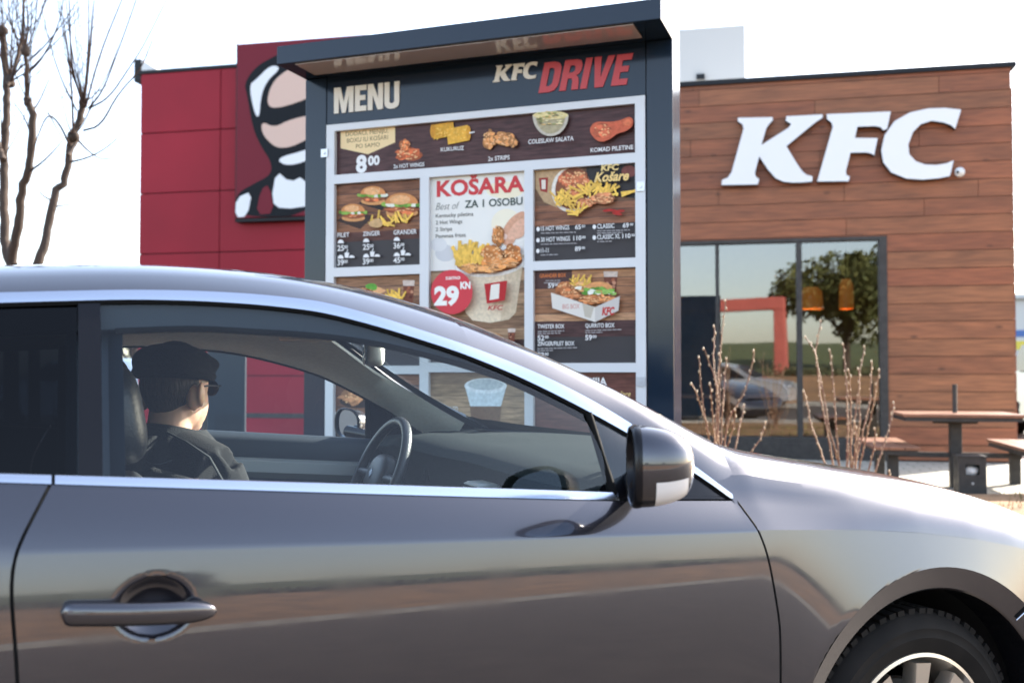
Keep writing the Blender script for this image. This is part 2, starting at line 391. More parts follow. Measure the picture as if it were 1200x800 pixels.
# ================================================================== restaurant building
BW = Frame(6.37, 12.62, -12.5)
bld = empty('restaurant_building', (6.37, 12.62, 0), R(-12.5))
tag(bld, 'fast food restaurant with brown plank facade, tall windows and red panelled wing', 'building')
ztop = BW.px(1000, 89)[1]; xl_w = BW.px(560, 300)[0]
ox0 = BW.px(752, 300)[0]; ox1 = BW.px(1040, 400)[0]; oz1 = BW.px(1030, 277)[1]; oz0 = BW.px(1030, 521)[1]
zl0 = BW.px(1184, 271)[1]; pitch = .2268
rnd = random.Random(3); b = MB()
k0 = -30
while zl0 + k0 * pitch < .05: k0 += 1
k = k0 - 1
while True:
    za = max(.05, zl0 + k * pitch + .004); zb = min(ztop - .02, zl0 + (k + 1) * pitch - .004); k += 1
    if za >= ztop - .03: break
    if zb - za < .01: continue
    def boards(x0, x1, za, zb, split=True):
        x = x0
        while x < x1 - .01:
            x2 = min(x1, x + (rnd.uniform(1.6, 3.4) if split else 99))
            if x1 - x2 < .3: x2 = x1
            c = rnd.uniform(.88, 1.1); g = rnd.uniform(.9, 1.1)
            b.box(x + .003, x2 - .003, -.022, 0, za, zb, col=(.25 * c, .086 * c * g, .036 * c * g, 1)); x = x2
    if zb <= oz0 or za >= oz1: boards(xl_w, 0, za, zb, za > oz1)
    elif za < oz1 and zb > oz1:
        boards(xl_w, ox0, za, zb); boards(ox1, 0, za, zb, False); boards(ox0, ox1, oz1 + .004, zb)
    elif za < oz0 < zb:
        boards(xl_w, 0, za, oz0 - .004)
        boards(xl_w, ox0, oz0, zb); boards(ox1, 0, oz0, zb, False)
    else: boards(xl_w, ox0, za, zb); boards(ox1, 0, za, zb, False)
b.build('plank_wall', M['siding'], bld)
# masonry behind (hollow, with room behind the window)
b = MB()
b.box(ox1, 0, .001, .25, 0, ztop - .01); b.box(xl_w, ox0, .001, .25, 0, ztop - .01)
b.box(ox0, ox1, .001, .25, oz1, ztop - .01); b.box(ox0, ox1, .001, .25, 0, oz0)
b.box(-.25, -.001, .25, 9, 0, ztop - .01); b.box(xl_w, -.25, 8.8, 9, 0, ztop - .01)
b.build('wall', M['dark_trim'], bld)
b = MB(); b.box(-.022, 0.0, 0, 9, .05, ztop - .02, col=(.2, .07, .035, 1)); 
for i in range(21): b.box(0, .02, 0, 9, .05 + i * pitch, .05 + (i + 1) * pitch - .008, col=(.22 * rnd.uniform(.85, 1.1), .075, .037, 1))
b.build('plank_wall', M['siding'], bld)
b = MB(); b.box(xl_w - .1, .06, -.06, .3, ztop - .02, ztop + .045); b.box(-.2, .06, .3, 9, ztop - .02, ztop + .045); b.build('coping', M['dark_trim'], bld, bevel=.004)
b = MB(); b.box(xl_w, -.25, .25, 8.8, ztop - .5, ztop - .35); b.build('roof', M['roof_white'], bld)
# plinth under window
b = MB(); b.box(ox0, ox1 + .06, -.05, -.025, .02, oz0 + .01); b.build('plinth', M['steel_dark'], bld)
# window
wf = MB(); fw = .085
def vbar(x0, x1): wf.box(x0, x1, -.04, .08, oz0 + fw + .001, oz1 - fw - .001)
wf.box(ox0, ox1, -.041, .081, oz1 - .05, oz1); wf.box(ox0, ox1, -.041, .081, oz0, oz0 + fw)
wf.box(ox1 - .10, ox1 + .001, -.043, .083, oz0 - .001, oz1 + .001)
m1 = BW.px(841, 400)[0]; m2 = BW.px(937, 400)[0]
wf.box(m1 - .025, m1 + .025, -.04, .08, oz0 + fw + .001, oz1 - .052); wf.box(m2 - .035, m2 + .035, -.04, .08, oz0 + fw + .001, oz1 - .052)
wf.box(ox0, ox0 + .08, -.043, .083, oz0, oz1)
win = wf.build('window', M['steel_dark'], bld, bevel=.004)
for xa, xb in ((ox0 + .08, m1 - .025), (m1 + .025, m2 - .035), (m2 + .035, ox1 - .1)):
    b = MB(); n1 = 14; rows = []
    for j in range(n1 + 1):
        z = lerp(oz0 + fw, oz1 - .05, j / n1)
        rows.append([(lerp(xa, xb, i / 8), .03 + .0012 * noise.noise(Vector((lerp(xa, xb, i / 8) * 1.1, z * .8, xa))), z) for i in range(9)])
    b.grid(rows); b.build('pane', M['win_glass'], win, smooth=180)
# interior room
room = MB(); x0, x1 = ox0 - 1.5, -.3
room.add([(x0, .3, .1), (x1, .3, .1), (x1, 6, .1), (x0, 6, .1)], [(0, 1, 2, 3)])
room.build('interior_floor', noisy(mat('int_floor', (.16, .10, .06), .5), 3, .2), bld)
room = MB(); room.add([(x0, 6, .1), (x1, 6, .1), (x1, 6, 3.6), (x0, 6, 3.6)], [(0, 1, 2, 3)]); room.add([(x1, .3, .1), (x1, 6, .1), (x1, 6, 3.6), (x1, .3, 3.6)], [(0, 1, 2, 3)]); room.add([(x0, .3, .1), (x0, 6, .1), (x0, 6, 3.6), (x0, .3, 3.6)], [(0, 1, 2, 3)])
room.build('interior_wall', noisy(mat('int_wall', (.26, .14, .07), .8), 1.5, .5), bld)
room = MB(); room.add([(x0, .3, 3.6), (x1, .3, 3.6), (x1, 6, 3.6), (x0, 6, 3.6)], [(0, 1, 2, 3)]); room.build('interior_ceiling', mat('int_ceil', (.12, .11, .10), .9), bld)
dl = emis('downlight', (1, .85, .6), 5)
for px_, py_, yy in ((920, 300, 2), (916, 311, 2), (929, 311, 3), (909, 327, 3.5), (903, 341, 4), (998, 281, 1.2)):
    x, z = BW.px(px_, py_, yy); b = MB(); b.lathe([(0, 0), (.06, 0), (.07, .03), (.0, .03)], (x, yy, 3.5 - .0), n=12); b.build('ceiling_light', dl, bld)
def pendant(px_, py_, yy, r, h, label):
    x, z = BW.px(px_, py_, yy); p = BW.w(x, yy, z); t = empty('pendant_lamp', p); tag(t, label, 'lamp', 'pendant lamps in the restaurant')
    b = MB(); b.lathe([(r * .55, h), (r * .9, h * .8), (r, 0), (r * .96, 0), (r * .86, h * .78), (r * .5, h * .96)], n=20); b.build('lamp_shade', emis('shade', (.66, .22, .04), .05), t, smooth=40)
    b = MB(); b.tube([(0, 0, h), (0, 0, 3.6 - z)], .01, 6); b.build('cord', M['rubber'], t)
    b = MB(); b.ball((0, 0, h * .3), .05, 10, 8); b.build('bulb', emis('bulb', (1, .75, .4), 12), t)
pendant(951, 362, 1.6 , .17, .32, 'large orange pendant lamp left of the other inside the right window pane')
pendant(992, 362, 1.9, .11, .45, 'narrow orange pendant lamp right of the larger one inside the window')
def diner_table(px_, Yl, label):
    x = BW.px(px_, 480, Yl)[0]; p = BW.w(x, Yl, .1); t = empty('dining_table', p, R(-12.5)); tag(t, label, 'table', 'dining tables behind the windows')
    b = MB(); b.box(-.35, .35, -.35, .35, .70, .74); b.build('tabletop', M['table_wood'], t, bevel=.005)
    b = MB(); b.tube([(0, 0, 0.03), (0, 0, .7)], .035, 10); b.build('leg', M['steel_dark'], t); b = MB(); b.lathe([(0, 0), (.25, 0), (.25, .02), (.04, .03)], n=20); b.build('base', M['steel_dark'], t)
diner_table(820, 1.4, 'small wooden table behind the leftmost visible window pane'); diner_table(900, 1.6, 'small wooden table behind the middle window pane'); diner_table(1000, 1.5, 'small wooden table behind the right window pane')
# red wing
yr = .14; rx0 = BW.px(165, 200, yr)[0]; rz1 = BW.px(220, 84, yr)[1]
zs = [BW.px(210, y, yr)[1] for y in (155, 227, 297)]; ph = (zs[0] - zs[2]) / 2
b = MB(); xs = [rx0, BW.px(259, 200, yr)[0]]; pw = 1.9
while xs[-1] < xl_w - .2: xs.append(min(xs[-1] + pw, xl_w - .03))
zz = [rz1, zs[0]]
while zz[-1] > .1: zz.append(max(.05, zz[-1] - ph))
for xa, xb in zip(xs, xs[1:]):
    for z1_, z0_ in zip(zz, zz[1:]): b.box(xa + .006, xb - .006, yr - .03, yr, z0_ + .007, z1_ - .007)
b.build('red_panel', M['red_panel'], bld, bevel=.004)
b = MB(); b.box(rx0 + .01, xl_w - .03, yr + .001, yr + 9, 0, rz1 - .02); b.build('wall', M['dark_trim'], bld)
b = MB(); b.box(rx0 - .06, xl_w - .02, yr - .05, yr + .25, rz1, rz1 + .05); b.build('coping', M['dark_trim'], bld)
xa, za = BW.px(167, 86, .5); xb, zb = BW.px(198, 72, .5)
b = MB(); b.box(xa - .02, xa + .10, .3, 2.5, rz1 - .05, zb); b.build('parapet_end', M['dark_trim'], bld)
b = MB(); b.add([(xa + .11, .3, rz1), (xb + .1, .3, rz1), (xa + .11, .3, zb), (xa + .11, 2.5, rz1), (xb + .1, 2.5, rz1), (xa + .11, 2.5, zb)], [(0, 1, 2), (3, 5, 4), (0, 3, 4, 1), (1, 4, 5, 2), (2, 5, 3, 0)]); b.build('parapet_flashing', M['white_coat'], bld)
xa, _ = BW.px(797, 90, 3.5); xb, zt = BW.px(873, 29, 3.5)
b = MB(); b.box(xa - .6, xb, 3.5, 5.5, ztop - .36, zt); ru = b.build('rooftop_box', mat('grey_coat', (.50, .49, .48), .7), bld, bevel=.01)
x, z = BW.px(821, 90, 3.5); b = MB(); b.box(x - .07, x + .07, 3.44, 3.498, z - .05, z + .03); b.build('vent', M['dark_trim'], ru)
# large KFC sign on the planks
sg = empty('restaurant_sign', BW.w(-4, 0, 3.4), R(-12.5)); tag(sg, 'large white slab serif KFC letters with dark returns on the brown plank wall', 'sign')
outl = [[BW.px(780 + x * .35, y * .35, -.12) for x, y in l] for l in KFC_PX]
for l in outl:
    ll = [(x + 4, z - 3.4) for x, z in l]
    extruded('letter', [ll], -.052, .085, [M['sign_white'], M['sign_black']], sg, bevel=.006)
x, z = BW.px(1124.5, 202, -.1); t = empty('security_camera', BW.w(x, -.022, z), R(-12.5)); tag(t, 'small white ball camera with a black spot just right of the KFC letters', 'camera')
b = MB(); b.ball((0, -.09, 0), .062, 20, 14); b.build('housing', M['white_coat'], t, smooth=180); b = MB(); b.ball((-.035, -.14, -.008), .018, 12, 8); b.build('lens', M['sign_black'], t, smooth=180); b = MB(); b.tube([(0, 0, 0), (0, -.04, 0)], .03, 12); b.build('mount', M['steel_dark'], t)
# red picture sign on the wing (a plain faceless stand-in for the portrait)
ys = -.06; xa = BW.px(277, 150, ys)[0]; z1_ = BW.px(279, 52, ys)[1]; z0_ = BW.px(275, 256, ys)[1]; xb = BW.px(433, 40, ys)[0]
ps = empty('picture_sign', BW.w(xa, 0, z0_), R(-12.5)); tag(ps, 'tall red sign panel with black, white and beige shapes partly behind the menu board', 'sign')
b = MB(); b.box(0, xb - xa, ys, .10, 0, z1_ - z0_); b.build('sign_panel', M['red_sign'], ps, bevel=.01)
b = MB(); b.box(-.02, xb - xa + .02, ys + .02, .11, -.05, -.005); b.box(-.02, -.002, ys + .02, .11, -.05, z1_ - z0_ + .02); b.build('edge_trim', M['dark_trim'], ps)
def flat(name, pts, lvl, m):
    vs, fs = tess([[BW.px(x, y, ys) for x, y in pts]]); d = .004 * lvl
    b = MB(); b.add([(x - xa, ys - d, z - z0_) for x, z in vs], fs); b.build(name, m, ps)
def sm(pts, it=2):
    for _ in range(it):
        o = []
        for i, p in enumerate(pts):
            q = pts[(i + 1) % len(pts)]; o += [(p[0] * .75 + q[0] * .25, p[1] * .75 + q[1] * .25), (p[0] * .25 + q[0] * .75, p[1] * .25 + q[1] * .75)]
        pts = o
    return pts
flat('dark_shape', sm([(322, 66), (300, 78), (286, 98), (290, 112), (296, 150), (306, 172), (318, 190), (318, 205), (296, 216), (276, 228), (275.5, 255.5), (380, 252), (420, 120), (400, 60), (350, 52)]), 1, M['sign_black'])
flat('beige_shape', sm([(336, 82), (318, 98), (312, 124), (326, 128), (372, 112), (396, 84), (360, 74)]), 2, M['sign_peach'])
flat('beige_shape', sm([(306, 142), (308, 160), (330, 178), (372, 158), (380, 132), (340, 140), (322, 150)]), 2, M['sign_peach'])
flat('white_shape', sm([(322, 186), (338, 196), (372, 184), (388, 164), (360, 176)]), 2, M['sign_white'])
flat('white_shape', sm([(318, 76), (300, 94), (292, 100), (298, 132), (304, 140), (306, 112), (314, 94), (330, 80)]), 2, M['sign_white'])
flat('white_shape', sm([(277, 232), (296, 224), (290, 254), (276, 255)], 1), 2, M['sign_white'])
flat('white_shape', sm([(324, 200), (340, 214), (356, 206), (372, 240), (330, 246), (318, 236)], 1), 2, M['sign_white'])
flat('red_shape', sm([(306, 222), (316, 216), (322, 250), (300, 252)], 1), 2, M['red_sign'])

# ================================================================== menu board
MBF = Frame(-1.119, 5.352, -19.6)
mb = empty('menu_board', (-1.119, 5.352, 0), R(-19.6)); tag(mb, 'dark blue drive-through menu board with MENU and DRIVE lettering under a canopy', 'menu board')
bx = lambda x, y=300, d=0.0: MBF.px(x, y, d)[0]
a1 = bx(789); aL = bx(382); aR = bx(757); zc = MBF.px(789, 45)[1]; zf1 = MBF.px(384, 147)[1]; zf0 = .66
b = MB(); b.box(0, aL - .003, 0, .2, .1, zc - .001); b.build('post', M['navy'], mb, bevel=.004)
b = MB(); b.box(aR + .004, a1, 0, .2, .1, zc - .001); b.build('post', M['navy'], mb, bevel=.004)
b = MB(); b.box(aL, aR, .004, .19, zf1 + .004, zc - .001); b.build('header_panel', M['navy'], mb)
b = MB(); b.box(aL, aR, .03, .19, .2, zf1); b.build('back_panel', M['navy'], mb)
b = MB(); b.box(aL, aR, .006, .028, .2, zf0 - .004); b.build('lower_panel', M['navy'], mb)
b = MB(); b.box(0, a1, -.28, .2, zc, zc + .095); can = b.build('canopy', M['navy'], mb, bevel=.003)
la = MBF.px(354, 74, -.22)[0]
b = MB(); b.box(.10, a1 - .13, -.262, -.07, zc - .006, zc - .002); b.build('soffit_panel', M['panel_light'], can)
b = MB(); b.box(-.1, a1 + .1, -.15, .35, .0, .1); b.build('base', M['kerb'], mb, bevel=.01)
PB = lambda x, y: MBF.px(x, y, 0.0)
# silver frame with openings
cols = {'l': (PB(391.8, 300)[0], PB(492.5, 300)[0]), 'm': (PB(503, 300)[0], PB(615, 300)[0]), 'r': (PB(625.2, 300)[0], PB(745, 300)[0])}
zT1, zT0 = PB(392, 154)[1], PB(391, 205.6)[1]
def zr(x, y): return PB(x, y)[1]
panels = {'strip': (cols['l'][0], cols['r'][1], zT0, zT1),
 'l2': (*cols['l'], zr(391, 314), zr(391, 216)), 'l3': (*cols['l'], zr(391, 428.5), zr(391, 324.5)), 'l4': (*cols['l'], zr(391, 545), zr(391, 438)),
 'm2': (*cols['m'], zr(560, 424.5), zr(503, 208)), 'm4': (*cols['m'], zr(560, 545), zr(560, 436)),
 'r2': (*cols['r'], zr(745, 301.8), zr(745, 191.3)), 'r3': (*cols['r'], zr(745, 425), zr(745, 312.8)), 'r4': (*cols['r'], zr(745, 550), zr(745, 436))}
fr = MB(); y0, y1 = -.006, .022
def fb(xa, xb, za, zb, e=0.0): fr.box(xa, xb, y0 - e, y1, za, zb)
fb(aL + .002, cols['l'][0], zf0, zf1, .0004); fb(cols['r'][1], aR - .001, zf0, zf1, .0004)
fb(cols['l'][0], cols['r'][1], zT1, zf1); fb(cols['l'][0], cols['r'][1], panels['m2'][3], zT0)
fb(cols['l'][1], cols['m'][0], zf0, panels['m2'][3], .0004); fb(cols['m'][1], cols['r'][0], zf0, panels['m2'][3], .0004)
for c, ks in (('l', ('l2', 'l3', 'l4')), ('m', ('m2', 'm4')), ('r', ('r2', 'r3', 'r4'))):
    top = panels['m2'][3]
    for k in ks:
        if top - panels[k][3] > .004: fb(cols[c][0], cols[c][1], panels[k][3], top)
        top = panels[k][2]
    fb(cols[c][0], cols[c][1], zf0, top)
frame_o = fr.build('frame', M['frame_grey'], mb)
for px_, py_ in ((751, 219), (751, 447), (381, 180)):
    x, z = PB(px_, py_); b = MB(); b.box(x - .018, x + .022, -.013, -.0072, z - .022, z + .022); b.tube([(x, -.0135, z), (x, -.018, z)], .008, 10); b.build('hinge', M['hinge'], frame_o)
# header lettering
def unit_letters(word, x0, x1, zb, h, shear=0.0):
    U = {'M': (1.25, [[(0, 0), (0, 1), (.42, 1), (.625, .42), (.83, 1), (1.25, 1), (1.25, 0), (.95, 0), (.95, .66), (.74, 0), (.51, 0), (.30, .66), (.30, 0)]]),
     'E': (.72, [[(0, 0), (0, 1), (.72, 1), (.72, .8), (.31, .8), (.31, .61), (.66, .61), (.66, .42), (.31, .42), (.31, .2), (.72, .2), (.72, 0)]]),
     'N': (.95, [[(0, 0), (0, 1), (.34, 1), (.65, .44), (.65, 1), (.95, 1), (.95, 0), (.62, 0), (.30, .57), (.30, 0)]]),
     'U': (.92, [[(0, 1), (.31, 1), (.31, .26), (.36, .2), (.46, .18), (.56, .2), (.61, .26), (.61, 1), (.92, 1), (.92, .24), (.88, .1), (.76, .02), (.6, -.02), (.32, -.02), (.16, .02), (.04, .1), (0, .24)]]),
     'D': (.9, [[(0, 0), (0, 1), (.5, 1), (.74, .95), (.87, .82), (.9, .66), (.9, .34), (.87, .18), (.74, .05), (.5, 0)], [(.31, .2), (.46, .2), (.55, .25), (.58, .34), (.58, .66), (.55, .75), (.46, .8), (.31, .8)]]),
     'R': (.9, [[(0, 0), (0, 1), (.55, 1), (.78, .95), (.88, .82), (.88, .64), (.8, .52), (.68, .47), (.8, .4), (.85, .28), (.9, 0), (.58, 0), (.54, .3), (.48, .38), (.31, .39), (.31, 0)], [(.31, .57), (.48, .58), (.57, .63), (.57, .75), (.48, .81), (.31, .81)]]),
     'I': (.31, [[(0, 0), (0, 1), (.31, 1), (.31, 0)]]),
     'V': (.95, [[(.28, 0), (0, 1), (.32, 1), (.475, .32), (.63, 1), (.95, 1), (.67, 0)]])}
    gap = .09; tw = sum(U[c][0] for c in word) + gap * (len(word) - 1); k = (x1 - x0 - shear * h) / tw; x = x0; out = []
    for c in word:
        w, ls = U[c]; out.append([[(x + p[0] * k + shear * p[1] * h, zb + p[1] * h) for p in l] for l in ls]); x += (w + gap) * k
    return out
def plate(name, letters, m, parent, y=-.002, y1=.0035):
    b = MB()
    for loops in letters:
        vs, fs = tess(loops); b.add([(x, y, z) for x, z in vs], fs)
        n = 0
        for l in loops:
            for i in range(len(l)):
                p, q = l[i], l[(i + 1) % len(l)]; b.add([(p[0], y, p[1]), (q[0], y, q[1]), (q[0], y1, q[1]), (p[0], y1, p[1])], [(0, 1, 2, 3)])
    return b.build(name, m, parent)
xm0, zm0 = PB(391.5, 133.5); xm1, _ = PB(468, 127); zm1 = PB(391.5, 103.5)[1]
plate('menu_lettering', unit_letters('MENU', xm0, xm1, zm0, zm1 - zm0), M['menu_white'], mb)
xd0, zd0 = PB(631, 109.5); xd1, _ = PB(742, 72); zd1 = PB(640, 75)[1]
plate('drive_lettering', unit_letters('DRIVE', xd0, xd1, zd0, zd1 - zd0 + .006, .22), M['menu_red'], mb)
xs_ = [p[0] for l in outl for p in l]; zs_ = [p[1] for l in outl for p in l]
xk0, zk0 = PB(577.5, 97.5); xk1 = PB(630, 90)[0]; hk = PB(600, 76)[1] - PB(600, 96)[1]
sk = lambda l: [(xk0 + (p[0] - min(xs_)) / (max(xs_) - min(xs_)) * (xk1 - xk0), zk0 + (p[1] - min(zs_)) / (max(zs_) - min(zs_)) * hk) for p in l]
plate('kfc_lettering', [[sk(l)] for l in outl], M['menu_white'], mb)
# ---- printed panels
WHITE, BLK, OFFW = (232, 230, 228), (34, 30, 32), (240, 236, 228)
BROWN = (70, 48, 46); DARK = (62, 58, 60)
class Art:
    def __init__(s, parent, y=.0205): s.parent = parent; s.y = y; s.k = 0; s.L = {}
    def mb(s, key):
        if key not in s.L: s.L[key] = MB()
        return s.L[key]
    def loc(s, vs, fs, col, key):
        s.k += 1; y = s.y - .00012 * s.k
        s.mb(key).add([(a, y, z) for a, z in vs], fs, col=lin(col))
    def poly(s, pts, col, key='food_picture'):
        vs, fs = tess([[PB(*p) for p in pts]]); s.loc(vs, fs, col, key)
    def ell(s, cx, cy, rx, ry, col, key='food_picture', a0=0, a1=360, rot=0):
        n = 26; c, sn = math.cos(R(rot)), math.sin(R(rot)); pts = []
        for i in range(n):
            t = R(lerp(a0, a1, i / (n if a1 - a0 == 360 else n - 1))); x, y = rx * math.cos(t), -ry * math.sin(t)
            pts.append((cx + x * c - y * sn, cy + x * sn + y * c))
        s.poly(pts, col, key)
    def blob(s, cx, cy, rx, ry, col, key='food_picture', j=.22, n=11):
        pts = []
        for i in range(n):
            t = 2 * math.pi * i / n; q = 1 + rnd.uniform(-j, j); pts.append((cx + rx * q * math.cos(t), cy + ry * q * math.sin(t)))
        s.poly(sm(pts, 1), col, key)
    def text(s, t, x, y, h, w=None, col=WHITE, bold=.03, shear=0.0, key='lettering', anchor='l'):
        bold = bold * .38 if h < 7 else bold; vs, fs = text_geo(t, bold, shear)
        if not vs: return x
        x0 = min(v[0] for v in vs); x1 = max(v[0] for v in vs); capv, _ = text_geo('H', bold); ch = max(v[1] for v in capv)
        a, z = PB(x, y); hh = PB(x, y - h)[1] - z; sc = hh / ch; sx = sc
        if w: sx = (PB(x + w, y)[0] - a) / (x1 - x0)
        if anchor == 'r': a -= (x1 - x0) * sx
        s.loc([(a + (v[0] - x0) * sx, z + v[1] * sc) for v in vs], fs, col, key)
        p = MBF.w(a + (x1 - x0) * sx, 0, z); return 600 + F * p.x / (p.y)
    def price(s, n, x, y, h, w=None, col=WHITE):
        e = s.text(n, x, y, h, w, col, .045); return s.text('00', e + h * .12, y - h * .42, h * .55, None, col, .045)
    def tiny(s, x, y, w, h=1.1, col=(170, 165, 165), key='small_print'):
        q = x
        while q < x + w:
            l = rnd.uniform(2.2, 6); l = min(l, x + w - q)
            if l < .8: break
            dy = -.05 * (q - x) * .6
            s.poly([(q, y + dy), (q + l, y + dy), (q + l, y + dy - h), (q, y + dy - h)], col, key); q += l + .9
    def fries(s, cx, cy, w, h, n, ang=60, l=12, wd=2.0):
        for _ in range(n):
            x = cx + rnd.uniform(-w, w); y = cy + rnd.uniform(-h, h); t = R(rnd.uniform(-ang, ang)); dx, dy = math.sin(t) * l * rnd.uniform(.6, 1), -math.cos(t) * l * rnd.uniform(.6, 1)
            nx, ny = -dy / l * wd / 2, dx / l * wd / 2; c = rnd.uniform(.85, 1.08)
            s.poly([(x - nx, y - ny), (x + dx - nx, y + dy - ny), (x + dx + nx, y + dy + ny), (x + nx, y + ny)], (min(255, 244 * c), 196 * c, 88 * c))
    def chicken(s, cx, cy, rx, ry, n=16, base=(196, 116, 66), q=.42):
        s.blob(cx, cy, rx * .85, ry * .85, tuple(v * .72 for v in base))
        for _ in range(n):
            a = rnd.uniform(0, 6.28); r = rnd.random() ** .5; k = rnd.uniform(.78, 1.22)
            s.blob(cx + math.cos(a) * r * rx * .75, cy + math.sin(a) * r * ry * .75, rx * q * rnd.uniform(.35, 1), ry * q * rnd.uniform(.4, 1), tuple(min(255, v * k) for v in base), j=.3, n=9)
        for _ in range(n):
            a = rnd.uniform(0, 6.28); r = rnd.random() ** .5
            s.blob(cx + math.cos(a) * r * rx * .8, cy + math.sin(a) * r * ry * .8 - .5, rx * .1, ry * .1, (240, 186, 132), j=.3, n=6)
    def burger(s, cx, cy, r, tall=1.0):
        s.ell(cx, cy + r * .55, r * .95, r * .28, (206, 146, 92)); s.blob(cx, cy + r * .36, r, r * .24, (140, 74, 44))
        s.chicken(cx, cy + r * .28 * tall, r * .95, r * .26, 8, (200, 110, 66))
        for i in range(9): s.blob(cx + lerp(-r, r, i / 8), cy + r * .10 + rnd.uniform(-.6, .6), r * .2, r * .14, rnd.choice([(96, 142, 52), (140, 176, 76), (226, 226, 206)]), j=.3)
        s.ell(cx, cy + r * .02, r * .96, r * .62, (208, 138, 82), a0=0, a1=180); s.ell(cx - r * .1, cy - r * .2, r * .6, r * .28, (228, 170, 116))
        for _ in range(8): s.ell(cx + rnd.uniform(-.5, .5) * r, cy - r * rnd.uniform(.15, .45), .45, .3, (246, 224, 186))
    def cola(s, x, y, w, h):
        s.poly([(x - w / 2, y), (x + w / 2, y), (x + w * .36, y + h), (x - w * .36, y + h)], (112, 62, 46)); s.poly([(x - w / 2, y), (x + w / 2, y), (x + w * .46, y + h * .25), (x - w * .46, y + h * .25)], (206, 188, 176))
        for _ in range(6): s.blob(x + rnd.uniform(-.3, .3) * w, y + rnd.uniform(.3, .8) * h, w * .13, w * .13, rnd.choice([(160, 92, 66), (86, 40, 30), (196, 140, 110)]))
    def finish(s):
        mats = {'food_picture': M['print'], 'lettering': M['print_plain'], 'small_print': M['print_plain'], 'wood_picture': M['print_wood'], 'plain_print': M['print_plain']}
        for k, mbd in s.L.items(): mbd.build(k, mats[k], s.parent, recalc=False)
def panel(key, base):
    xa, xb, za, zb = panels[key]; b = MB(); b.box(xa, xb, .0208, .0285, za, zb, col=lin(base)); o = b.build('menu_panel', M['print_plain'], mb)
    return Art(o), (xa, xb, za, zb)
def full(A, r, col, key, zlo=0.0, zhi=1.0):
    xa, xb, za, zb = r; A.loc([(xa, lerp(za, zb, zlo)), (xb, lerp(za, zb, zlo)), (xb, lerp(za, zb, zhi)), (xa, lerp(za, zb, zhi))], [(0, 1, 2, 3)], col, key)
def planks(A, r, zlo, zhi, n, cols_):
    for i in range(n): full(A, r, rnd.choice(cols_), 'wood_picture', lerp(zlo, zhi, i / n), lerp(zlo, zhi, (i + .94) / n))
# top strip
A, r = panel('strip', (72, 48, 48)); full(A, r, (76, 50, 50), 'wood_picture')
A.poly([(397, 153.5), (461, 147.5), (461, 166), (429, 180), (397, 173)], (236, 208, 158), 'plain_print')
A.text('DODACI, MENIJU,', 403, 159, 5, 50, (96, 78, 52), .0); A.text('BOXU ILI KOŠARI', 404.5, 166.5, 5, 48, (96, 78, 52), .0); A.text('PO SAMO', 415, 173, 4.6, 28, (96, 78, 52), .0)
A.price('8', 415, 201, 19.5)
A.chicken(477, 180, 17, 8.5, 20, (214, 110, 66)); A.chicken(473, 170, 8, 8, 10, (224, 126, 74)); A.text('2x HOT WINGS', 460, 197, 4.6, 36)
A.poly([(504, 146), (530, 142), (532, 158), (507, 163)], (214, 158, 50)); A.ell(506, 153, 3, 8, (200, 140, 40)); A.poly([(522, 151), (547, 146), (549, 164), (524, 169)], (228, 172, 62)); A.ell(548, 155.5, 2.6, 8.6, (210, 150, 48)); A.poly([(549, 154.5), (555, 153.5), (555, 155), (549, 156)], WHITE)
for i in range(40): A.blob(rnd.uniform(508, 546), rnd.uniform(150, 163), .8, .8, (244, 200, 96))
A.text('KUKURUZ', 516, 177.5, 4.6, 27)
A.chicken(573, 164, 9, 12, 18, (206, 142, 86)); A.chicken(592, 163, 14, 9, 20, (206, 142, 86)); A.chicken(601, 168, 6, 7, 8, (206, 142, 86)); A.text('2x STRIPS', 572.5, 189, 5, 25)
A.ell(645.5, 135, 21, 25, (196, 186, 170), a0=180, a1=360); A.ell(645.5, 137, 17, 20, (172, 160, 128), a0=180, a1=360); A.ell(645.5, 135.5, 20.5, 5, (226, 208, 150))
for _ in range(60): A.blob(645.5 + rnd.uniform(-16, 16), rnd.uniform(131, 147), 2.2, .7, rnd.choice([(236, 224, 176), (214, 200, 140), (150, 156, 96), (226, 190, 128), (128, 122, 90)]))
A.text('COLESLAW SALATA', 620, 169.5, 5, 53)
A.poly(sm([(691, 152), (698, 143), (714, 144), (728, 142), (738, 137), (743, 141), (742, 149), (734, 155), (724, 157), (716, 164), (704, 168), (695, 161)]), (198, 96, 66)); A.chicken(706, 154, 12, 9, 14, (212, 108, 74), .5); A.blob(736, 145, 5, 4, (214, 116, 78)); A.text('KOMAD PILETINE', 693, 179.5, 5, 50)
A.finish()
